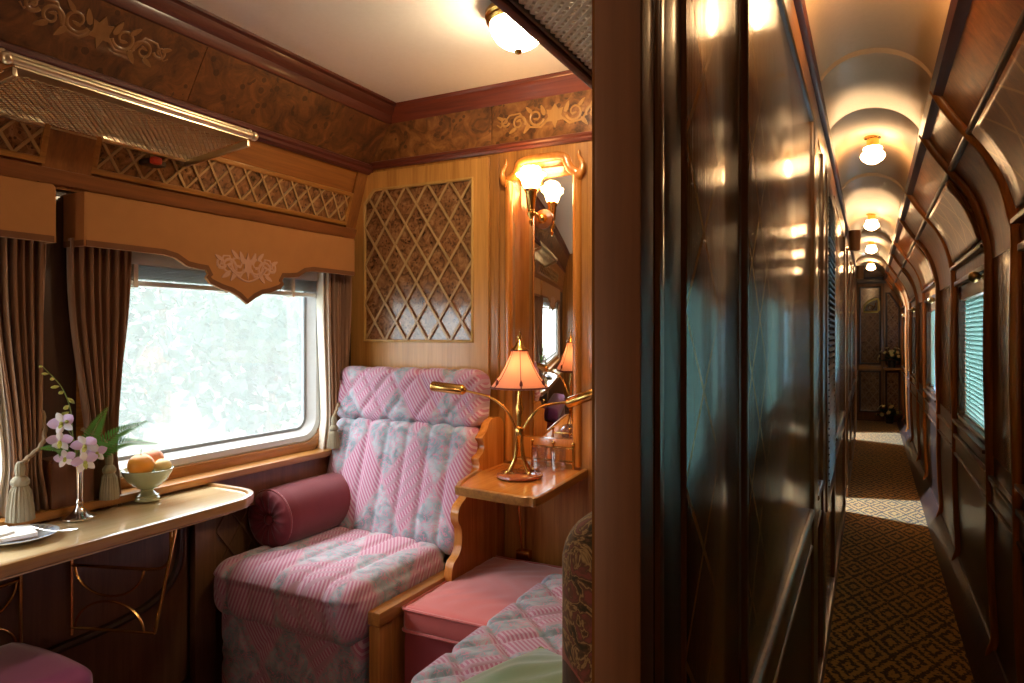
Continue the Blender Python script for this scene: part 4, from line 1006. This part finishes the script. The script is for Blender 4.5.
# ------------------------------------------------------------------ side table, lamp, tumblers, mirror, sconce
sd = thing('side_table', (-1.2, 2.69, .83), 'small varnished orange side table fixed below the tall mirror', 'table')
tp = [(-1.452, 2.69), (-1.452, 2.50), (-1.41, 2.30), (-1.372, 2.20), (-1.335, 2.165), (-1.10, 2.135), (-1.045, 2.145), (-1.018, 2.19), (-1.045, 2.69)]
tp = [(q.x, q.y) for q in bez([(a, b, 0) for a, b in tp[1:]], 6)] + [(-1.452, 2.69)]
m = MB(); m.prism(tp, (0, 0, TZ - .028), (1, 0, 0), (0, 1, 0), (0, 0, .024)); m.obj('tabletop', M['orange_y'], sd, 30)
E_ = [Vector((a, b, TZ)) for a, b in tp[:-1]]
m = MB(); m.sweep([(p, Vector((0, 0, 1)).cross((E_[min(i + 1, len(E_) - 1)] - E_[max(0, i - 1)]).normalized()), (0, 0, 1)) for i, p in enumerate(E_)], [(.016, -.004), (.013, .004), (.004, .005), (-.003, .002), (-.004, -.010), (-.002, -.028), (.016, -.030)]); m.obj('edge_moulding', M['honey_y'], sd)
m = MB(); m.tube([(-1.335, 2.67, .44), (-1.325, 2.60, .80)], .006, 8); m.tube(bez([(-1.40, 2.68, .70), (-1.36, 2.66, .66), (-1.33, 2.62, .70), (-1.30, 2.58, .79)], 6), .005, 6); m.box((-1.36, 2.66, .42), (-1.30, 2.695, .46), .003); m.obj('bracket', M['brass'], sd)

lx, ly = -1.232, 2.44
tl_ = thing('table_lamp', (lx, ly, TZ), 'brass table lamp with pink shade and two reading arms on the side table', 'lamp')
m = MB(); m.lathe([(.088, 0), (.092, .004), (.090, .011), (.080, .016), (.0, .018)], (lx, ly, TZ + .001), 36); m.obj('base', wood('red_lamp_base', (.28, .06, .02), (.42, .11, .04), 'X', .2, .8), tl_)
for k in range(4):
    a = PI / 4 + k * PI / 2 + .3; c, s = math.cos(a), math.sin(a)
    m = MB(); m.tube(bez([(lx + .013 * c, ly + .013 * s, TZ + .19), (lx + .015 * c, ly + .015 * s, TZ + .12), (lx + .025 * c, ly + .025 * s, TZ + .07), (lx + .050 * c, ly + .050 * s, TZ + .03), (lx + .062 * c, ly + .062 * s, TZ + .020)], 6), .0055, 8); m.ball((lx + .063 * c, ly + .063 * s, TZ + .022), .009, 10, 6); m.obj('leg', M['brass'], tl_)
m = MB(); m.lathe([(.008, .11), (.016, .16), (.0185, .165), (.0185, .19), (.016, .195), (.010, .20), (.012, .24), (.018, .275), (.012, .29), (.009, .33), (.006, .395)], (lx, ly, TZ), 20); m.obj('column', M['brass'], tl_)
for sgn, pts, h0, h1 in ((-1, [(lx - .012, ly, TZ + .18), (lx - .05, ly - .005, TZ + .255), (lx - .12, ly - .02, TZ + .310), (lx - .24, ly - .04, TZ + .338)], (lx - .235, ly - .04, TZ + .338), (lx - .375, ly - .07, TZ + .352)),
                         (1, [(lx + .012, ly, TZ + .18), (lx + .05, ly + .0, TZ + .24), (lx + .10, ly + .01, TZ + .285), (lx + .205, ly + .02, TZ + .305)], (lx + .20, ly + .02, TZ + .300), (lx + .32, ly + .0, TZ + .345))):
    m = MB(); m.tube(bez(pts, 8), .0052, 8); ar = m.obj('reading_arm', M['brass'], tl_)
    h0, h1 = Vector(h0), Vector(h1); d = (h1 - h0); L = d.length
    m = MB(); m.lathe([(.007, -.012), (.012, -.008), (.019, .0), (.021, .006), (.021, L - .01), (.018, L - .004), (.0, L)], h0, 20, d); m.obj('lamp_head', M['brass'], ar)
m = MB(); nsh = 48
for k in range(1): m.lathe([(.030, .502), (.037, .480), (.055, .440), (.080, .396), (.116, .352)], (lx, ly, TZ), nsh, None, lambda a, q: 1 - .035 * q * abs(math.sin(3 * a)) * 0 + (.03 * q * (abs(math.cos(3 * a)) ** 6)))
sh = m.obj('lamp_shade', M['shade'], tl_, 60)
sh.data.polygons.foreach_set('use_smooth', [True] * len(sh.data.polygons))
# remove the caps of the shade
bm = bmesh.new(); bm.from_mesh(sh.data); bmesh.ops.delete(bm, geom=[f for f in bm.faces if len(f.verts) > 4], context='FACES_ONLY'); bm.to_mesh(sh.data); bm.free()
thick(sh, .0015)
m = MB(); m.tube([(lx + .113 * (1 + .03 * abs(math.cos(3 * a)) ** 6) * math.cos(a), ly + .113 * (1 + .03 * abs(math.cos(3 * a)) ** 6) * math.sin(a), TZ + .355) for a in [k * PI / 36 for k in range(72)]], .0045, 6, True)
for k in range(6):
    a = k * PI / 3; ca, sa = math.cos(a), math.sin(a)
    m.tube([(lx + r * ca, ly + r * sa, TZ + z) for r, z in ((.0315, .502), (.0385, .480), (.0570, .440), (.0820, .396), (.119, .353))], [.0010, .0012, .0014, .0018, .003], 6)
    m.ball((lx + .1035 * ca, ly + .1035 * sa, TZ + .372), .011, 8, 6, (.6, .6, 1.5))
m.tube([(lx + .034 * math.cos(k * PI / 12), ly + .034 * math.sin(k * PI / 12), TZ + .502) for k in range(24)], .004, 6, True); m.obj('trim', M['shade_trim'], sh)
m = MB(); m.lathe([(.038, .502), (.036, .506), (.022, .516), (.013, .534), (.006, .544), (.009, .554), (.004, .568), (.0, .580)], (lx, ly, TZ), 20); m.obj('finial', M['brass'], tl_)
m = MB(); m.ball((lx, ly, TZ + .425), .020, 12, 8, (1, 1, 1.3)); m.obj('bulb', M['bulb'], tl_)

def tumbler(x, y, label):
    t_ = thing('glass_tumbler', (x, y, TZ), label, 'glass', 'tumblers on the side table')
    m = MB(); m.lathe([(.030, 0), (.031, .004), (.033, .08), (.0345, .095), (.0325, .095), (.029, .010), (.0, .009)], (x, y, TZ + .001), 12); m.obj('body', M['clear'], t_, 25)
tumbler(-1.225, 2.615, 'clear faceted glass tumbler just behind the table lamp base')
tumbler(-1.148, 2.630, 'clear faceted glass tumbler at the mirror end of the side table')
cd = thing('glass_caddy', (-1.19, 2.66, TZ), 'small brass gallery rail holding the tumblers against the mirror', 'caddy')
m = MB()
for x in (-1.29, -1.19, -1.10):
    m = MB(); m.tube([(x, 2.675, TZ), (x, 2.675, TZ + .10)], .005, 8); m.ball((x, 2.675, TZ + .105), .008, 8, 6); m.obj('post', M['brass'], cd)
m = MB(); m.tube([(-1.29, 2.675, TZ + .085), (-1.10, 2.675, TZ + .085)], .004, 8); m.tube([(-1.29, 2.675, TZ + .03), (-1.10, 2.675, TZ + .03)], .004, 8); m.obj('rail', M['brass'], cd)

mi = thing('wall_mirror', (-1.25, 2.69, .9), 'tall recessed mirror in a carved teak frame on the far wall', 'mirror')
m = MB(); m.box((NX0 + .002, FY + .085, .936), (NX1 - .002, FY + .093, NZ1 - .004), .001); m.obj('glass', M['mirror'], mi)
L0, L1 = NX0 - .012, NX1 + .012
fl = [(L0, .84), (L0, 2.065)] + [(q.x, q.y) for q in bez([(L0, 2.075, 0), (L0 + .028, 2.092, 0), (L0 + .045, 2.118, 0), (L0 + .052, 2.140, 0), (L0 + .085, 2.152, 0)], 4)] + \
     [(q.x, q.y) for q in bez([(L1 - .085, 2.152, 0), (L1 - .052, 2.140, 0), (L1 - .045, 2.118, 0), (L1 - .028, 2.092, 0), (L1, 2.075, 0)], 4)] + [(L1, 2.065), (L1, .84)]
m = MB(); pf = [(-.014, -.002), (-.016, .010), (-.008, .020), (.004, .022), (.014, .016), (.020, .010), (.020, -.002)]
P = [Vector((a, FY, b)) for a, b in fl]; path = []
for i in range(len(P)):
    e = (P[min(i + 1, len(P) - 1)] - P[max(i - 1, 0)]).normalized(); path.append((P[i], e.cross(Vector((0, -1, 0))) * -1, (0, -1, 0)))
cen = Vector((-1.25, FY, 1.5))
path = [(p, o if o.dot(p - cen) > 0 else -o, n) for p, o, n in path]
m.sweep(path, pf); m.obj('frame', M['orange'], mi, 50)
for s, x0 in ((-1, L0), (1, L1)):
    m = MB(); pts = [(x0 + s * .004, FY - .010, 2.055), (x0 + s * .020, FY - .012, 2.066), (x0 + s * .030, FY - .012, 2.090), (x0 + s * .026, FY - .012, 2.118), (x0 + s * .012, FY - .012, 2.142), (x0 + s * .014, FY - .012, 2.165)]
    q = bez(pts, 6); m.tube(q, [.021 - .017 * (i / len(q)) for i in range(len(q))], 8, up=(0, 1, 0)); m.obj('scroll', M['orange'], mi, 60)
m = MB(); m.box((-1.095, FY - .012, 1.0), (-1.088, FY - .001, 2.05), .002); m.obj('groove', M['dark'], mi)

sx, sy, sz = -1.285, FY + .084, 1.905
sn_ = thing('wall_sconce', (sx, sy, sz), 'lit tulip glass sconce with brass arm fixed to the tall mirror', 'sconce')
m = MB(); m.lathe([(.044, 0), (.044, .006), (.034, .012), (.020, .016), (.014, .020)], (sx, sy, sz), 28, (0, -1, 0)); m.obj('rosette', M['wax'], sn_)
m = MB(); m.lathe([(.024, .016), (.020, .028), (.010, .036), (.0, .04)], (sx, sy, sz), 20, (0, -1, 0)); m.tube(bez([(sx, sy - .03, sz), (sx - .005, sy - .07, sz + .012), (sx - .010, sy - .105, sz + .02)], 6), .007, 8); m.ball((sx - .010, sy - .11, sz + .02), .016, 12, 8); m.obj('arm', M['brass'], sn_)
lxx, lyy = sx - .010, sy - .11
m = MB(); m.lathe([(.004, -.05), (.010, -.035), (.006, -.02), (.018, .0), (.020, .008), (.012, .014), (.018, .03), (.025, .095), (.030, .100), (.030, .108), (.020, .112)], (lxx, lyy, sz + .005), 20); m.obj('socket', M['brass'], sn_)
m = MB(); m.lathe([(.020, .0), (.032, .010), (.040, .026), (.044, .042), (.056, .058), (.066, .064), (.060, .068), (.046, .074), (.042, .09), (.034, .098), (.0, .102)], (lxx, lyy, sz + .112), 40, None, lambda a, q: 1 + (.10 * q if q < .7 else .07) * math.cos(8 * a)); m.obj('glass_shade', M['tulip'], sn_, 60)

# flush ceiling lamp
cx_, cy_ = -1.045, 2.06
cl = thing('ceiling_lamp', (cx_, cy_, 2.49), 'flush brass ceiling lamp with a glowing glass dome in the cabin', 'lamp')
m = MB(); m.lathe([(.095, 0), (.104, -.012), (.112, -.022), (.112, -.034), (.104, -.040), (.108, -.050), (.100, -.058), (.092, -.060)], (cx_, cy_, 2.49), 40); m.obj('rim', M['brass'], cl)
m = MB(); m.lathe([(.096 * math.cos(k * PI / 20), -.054 - .088 * math.sin(k * PI / 20)) for k in range(11)], (cx_, cy_, 2.49), 40); m.obj('dome', M['dome'], cl)
m = MB(); m.lathe([(.0, -.158), (.010, -.154), (.015, -.146), (.008, -.140), (.004, -.136)], (cx_, cy_, 2.49), 16); m.obj('finial', M['brass'], cl)

# ------------------------------------------------------------------ corridor fittings
LY = [2.0, 4.07, 6.7, 8.65, 11.0, -.25]  # last light is unseen, added to brighten door post and cabin fronts
LL = ['lit glass ceiling light at the very top edge of the photo, above the corridor', 'lit tulip glass ceiling light, first one wholly seen along the corridor', 'second lit ceiling light wholly seen along the corridor', 'third lit ceiling light wholly seen along the corridor vault', 'small lit ceiling light next to the corridor end wall', 'added unseen corridor ceiling light overhead, behind the photographer']
for i, y in enumerate(LY):
    zc = 2.43; x = .013
    t_ = thing('corridor_light', (x, y, zc), LL[i], 'ceiling light', 'corridor ceiling lights')
    m = MB(); m.lathe([(.040, 0), (.042, -.012), (.030, -.016), (.030, -.045), (.034, -.050), (.034, -.056)], (x, y, zc), 24); m.obj('base', M['brass'], t_)
    m = MB(); m.lathe([(.030, -.054), (.040, -.058), (.044, -.068), (.039, -.076), (.050, -.088), (.056, -.104), (.053, -.116), (.043, -.130), (.026, -.142), (.0, -.150)], (x, y, zc), 40, None, lambda a, q: 1 + .06 * math.cos(8 * a)); m.obj('glass_shade', M['corr_glass'] if i < 5 else M['corr_fill'], t_, 60)
for i, (y, lb) in enumerate(((6.55, 'dark shaded bracket lamp on the partition by the first lit doorway'), (10.0, 'tiny bracket lamp far down the partition'))):
    t_ = thing('bracket_lamp', (CX + .012, y, 2.14), lb, 'lamp', 'bracket lamps on the corridor partition')
    m = MB(); m.lathe([(.040, 0), (.046, .10), (.050, .17), (.044, .17), (.036, 0.004)], (CX + .065, y, 2.10), 18); m.obj('shade', M['post'], t_)
    m = MB(); m.tube([(CX + .01, y, 2.12), (CX + .065, y, 2.105)], .008, 8); m.obj('arm', M['brass'], t_)
    m = MB(); m.ball((CX + .065, y, 2.19), .018, 10, 8); m.obj('bulb', emit('small_bracket_bulb', (1, .5, .18), 12), t_)
# end door and panel
E0 = END
dr = bpy.data.objects.new('door_1', None); COL.objects.link(dr); dr.location = (0, E0, 0); dr['kind'] = 'structure'
def end_panel(x0, x1, ztop, cut, par):
    for (a, b) in ((.16, .78), (.92, ztop)):
        poly = [(x0, a), (x1, a), (x1, b - (cut if b > 1 else 0)), (x1 - (cut * .6 if b > 1 else 0), b), (x0, b)] if cut else [(x0, a), (x1, a), (x1, b), (x0, b)]
        m = MB(); m.prism(poly, (0, E0 - .012, 0), (1, 0, 0), (0, 0, 1), (0, .01, 0)); m.obj('backing', M['backing'], par)
        m = MB(); lattice(m, poly, .12, .16, (0, E0 - .014, 0), (1, 0, 0), (0, 0, 1), (0, -1, 0), .012, .006); m.obj('lattice', M['inlay_dim'], par)
        m = MB(); m.loop([(p, E0 - .012, q) for p, q in poly], (0, -1, 0), [(-.008, -.006), (-.006, .014), (.01, .02), (.02, .014), (.02, -.006)]); m.obj('frame', M['dark'], par)
m = MB(); m.box((-.175, E0 - .012, .02), (.185, E0, 2.30), .004); m.obj('leaf', M['post'], dr)
end_panel(-.135, .135, 2.12, 0, dr)
m = MB(); m.box((-.15, E0 - .03, .82), (.16, E0 - .005, .88), .004); m.obj('lock_rail', M['honey_x'], dr)
pw = bpy.data.objects.new('trim_end_panel', None); COL.objects.link(pw); pw.location = (.3, E0, 0); pw['kind'] = 'structure'
m = MB(); m.box((.20, E0 - .010, .02), (.46, E0, 2.2), .004); m.obj('board', M['post'], pw)
end_panel(.235, .40, 2.02, .22, pw)
m = MB(); m.box((.19, E0 - .30, .835), (.46, E0, .862), .004); struct(m, 'trim_end_shelf', M['honey_x'])
m = MB(); m.sweep([((-.2, E0 - .02, 2.235), (0, -1, 0), (0, 0, 1)), ((.3, E0 - .02, 2.235), (0, -1, 0), (0, 0, 1))], [(-.02, -.05), (.02, -.05), (.035, -.02), (.03, .02), (.05, .05), (-.02, .06)]); struct(m, 'trim_end_header', M['dark'])
em = thing('door_emblem', (.04, E0 - .03, 1.75), 'shining quarter-round brass emblem high on the corridor end door', 'emblem')
q = [(-.085, 1.735)] + [(.11 - .195 * math.cos(k * PI / 16), 1.77 + .17 * math.sin(k * PI / 16)) for k in range(1, 9)] + [(.125, 1.90), (.125, 1.76), (.105, 1.735)]
m = MB(); m.tube([(a, E0 - .032, b) for a, b in q], .017, 8, True); m.obj('rim', plain('satin_brass', (.85, .55, .14), .5, .6), em)
m = MB(); m.prism(q, (0, E0 - .026, 0), (1, 0, 0), (0, 0, 1), (0, .012, 0)); m.obj('plate', M['dark'], em)
m = MB(); m.tube([(a, E0 - .034, b) for a, b in spiral(.005, 1.80, .045, .012, 0, 1.2)], .008, 6); m.tube([(.03, E0 - .034, 1.76), (.07, E0 - .034, 1.82), (.085, E0 - .034, 1.88)], .008, 6); m.obj('scroll', M['brass'], em)
def posy(x, y, z, label, r=.11):
    t_ = thing('potted_flowers', (x, y, z), label, 'flowers', 'potted flowers at the corridor end')
    m = MB(); m.lathe([(.045, 0), (.05, .004), (.06, .10), (.066, .11), (.058, .112), (.05, .02), (0, .02)], (x, y, z), 20); m.obj('pot', M['potblack'], t_)
    m = MB()
    for k in range(70):
        a = random.uniform(0, 2 * PI); e = random.uniform(.1, 1.45); rr_ = r * random.uniform(.6, 1.15)
        d = Vector((math.cos(a) * math.cos(e), math.sin(a) * math.cos(e), math.sin(e)))
        petal(m, Vector((x, y, z + .11)) + d * rr_ * .4, d, Vector((0, -.3, 1)), rr_ * .7, .022, -.3, 2, 4)
    m.obj('foliage', plain('dark_pot_leaf', (.02, .05, .015), .6), t_, 60)
    for k in range(14):
        a = random.uniform(0, 2 * PI); e = random.uniform(.0, 1.3); d = Vector((math.cos(a) * math.cos(e), -abs(math.sin(a)) * math.cos(e), math.sin(e))); c = Vector((x, y, z + .13)) + d * r * .95
        m = MB()
        for j in range(5):
            an = j * 2 * PI / 5; s = d.cross(Vector((0, 0, 1))).normalized(); u_ = s.cross(d); petal(m, c, s * math.cos(an) + u_ * math.sin(an), d, .030, .013, .3, 2, 4)
        m.obj('blossom', M['petal_dk'], t_, 60)
posy(.30, E0 - .20, .862, 'potted cream flowers on the shelf at the corridor end', .20)
posy(.27, E0 - .22, .0, 'potted cream flowers on the floor below the end shelf', .19)
# taller stand so that the lower pot rises from the floor
# ------------------------------------------------------------------ outside
m = MB(); m.grid(lambda u, v: (-3.2 - 26 * u, -16 + 46 * v, -1.3 + 1.9 * u + 2.6 * u * u + .12 * math.sin(9 * u + 7 * v)), 40, 40); o = m.obj('meadow', M['meadow']); o['kind'] = 'structure'
m = MB(); m.grid(lambda u, v: (3 + 26 * u, -16 + 46 * v, -1.3 + 4 * u * u), 8, 8); o = m.obj('meadow_corridor_side', M['meadow']); o['kind'] = 'structure'
def crown_mesh(n, sx, sy, sz, lf, seed):
    rd = random.Random(seed); m = MB(); lobes = [(rd.uniform(-.5, .5), rd.uniform(-.5, .5), rd.uniform(-.5, .6), rd.uniform(.4, .65)) for _ in range(9)]
    for k in range(n):
        L = rd.choice(lobes); d = Vector((rd.gauss(0, 1), rd.gauss(0, 1), rd.gauss(0, 1))).normalized() * L[3] * rd.uniform(.7, 1.05)
        c = Vector(((L[0] + d.x) * sx, (L[1] + d.y) * sy, (L[2] + d.z) * sz)); a = Vector((rd.gauss(0, 1), rd.gauss(0, 1), rd.gauss(0, 1))).normalized(); b = a.orthogonal().normalized() * lf * .55; a = a * lf
        m.add([c - a, c + b, c + a, c - b], [(0, 1, 2, 3)])
    return m
protos = []
for k, (sx_, sz_) in enumerate(((1.6, 2.2), (2.2, 2.6), (1.4, 1.3))):
    t_ = thing('tree', (-40, -60 + 6 * k, -1), 'tree', 'tree'); zc = -1 + sz_ * 1.15
    cm = crown_mesh(1700, sx_, sx_, sz_, .13, 20 + k); cm.v = [(a - 40, b - 60 + 6 * k, c + zc) for a, b, c in cm.v]; cm.obj('crown', M['foliage'], t_, 0)
    m = MB(); m.tube([(-40, -60 + 6 * k, -1.5), (-39.9, -60 + 6 * k, -.3), (-40, -60 + 6 * k, zc)], [.16, .12, .05], 8); m.obj('trunk', M['bark'], t_); protos.append(t_)
spots = [(-9.5, 5.4, 0), (-12, 8.6, 1), (-9.8, 11.4, 0), (-14, 13.0, 1), (-14.5, 5.2, 1), (-17, 9.5, 1), (-11, 15.5, 0), (-12.5, .9, 1), (-9, -.9, 0), (-13, -3.6, 1), (-10, -7.5, 1), (-18.5, 14.5, 1), (-8.6, 8.2, 2), (-18, -1, 1), (-21, 5, 1)]
used = set()
for (x, y, k) in spots:
    g = -1.3 + 1.9 * ((-x - 3.2) / 26) + 2.6 * ((-x - 3.2) / 26) ** 2
    lb = 'hazy pale green tree seen through the window glass, one of many alike'
    if k not in used: o = protos[k]; used.add(k); o.location = (x, y, g)
    else: o = dup(protos[k], (0, 0, 0)); o.location = (x, y, g)
    o['label'] = lb; o['group'] = 'trees outside the train window'
    o.rotation_euler.z = random.uniform(0, 6)

# ------------------------------------------------------------------ light
w = bpy.data.worlds.new('sky'); SC.world = w; w.use_nodes = True; nt = w.node_tree; nt.nodes.clear()
bg = nt.nodes.new('ShaderNodeBackground'); ou = nt.nodes.new('ShaderNodeOutputWorld')
bg.inputs[0].default_value = (.84, .95, 1.0, 1); bg.inputs[1].default_value = 6.5; nt.links.new(bg.outputs[0], ou.inputs[0])
def portal(name, loc, rot, sx, sy):
    l = bpy.data.lights.new(name, 'AREA'); l.shape = 'RECTANGLE'; l.size = sx; l.size_y = sy; l.cycles.is_portal = True
    o = bpy.data.objects.new(name, l); COL.objects.link(o); o.location = loc; o.rotation_euler = rot
for a, b in WIN: portal('window_portal', (WX - .10, (a + b) / 2, (WZ0 + WZ1) / 2), (0, -PI / 2, 0), WZ1 - WZ0, b - a)
for a, b in CW: portal('corridor_window_portal', (.53, (a + b) / 2, 1.3), (0, PI / 2, 0), .82, b - a)
def point(name, loc, e, c, r=.06):
    l = bpy.data.lights.new(name, 'POINT'); l.energy = e; l.color = c; l.shadow_soft_size = r
    o = bpy.data.objects.new(name, l); COL.objects.link(o); o.location = loc
point('doorway_daylight_fill', (-.95, 6.30, 2.2), 560, (.34, .56, 1.0), .03)  # unseen point lights added, standing in for daylight through both doorways
point('doorway_daylight_fill', (-.95, 10.5, 2.2), 560, (.34, .56, 1.0), .03)

sl = bpy.data.lights.new('hazy_sun', 'SUN'); sl.energy = 7; sl.angle = math.radians(55); sl.color = (1, .96, .88)
so_ = bpy.data.objects.new('hazy_sun', sl); COL.objects.link(so_); so_.rotation_euler = Vector((.42, .16, -.89)).to_track_quat('-Z', 'Y').to_euler()
point('near_cabin_fill', (-1.25, -.55, 2.05), 2, (1, .72, .42), .07)  # added unseen fill for the near half of the cabin
point('low_cabin_fill', (-1.25, -.45, 1.15), 7, (1, .78, .58), .09)  # added low fill, brightens seat front and dado from behind the camera
# ------------------------------------------------------------------ camera
cam = bpy.data.cameras.new('camera'); co = bpy.data.objects.new('camera', cam); COL.objects.link(co)
cam.sensor_width = 36; cam.lens = 690 / 1024 * 36; cam.clip_start = .02; cam.shift_y = (333 - 341.5) / 1024
co.location = (0, 0, 1.4); co.rotation_euler = (PI / 2, 0, .47856)
SC.camera = co
SC.view_settings.view_transform = 'Standard'; SC.view_settings.look = 'None'; SC.view_settings.gamma = 1; SC.view_settings.use_curve_mapping = False
SC.view_settings.exposure = .7
cy = SC.cycles; cy.max_bounces = 9; cy.diffuse_bounces = 5; cy.glossy_bounces = 5; cy.transparent_max_bounces = 16; cy.transmission_bounces = 6
cy.use_denoising = True; cy.sample_clamp_indirect = 6; cy.caustics_reflective = False; cy.caustics_refractive = False
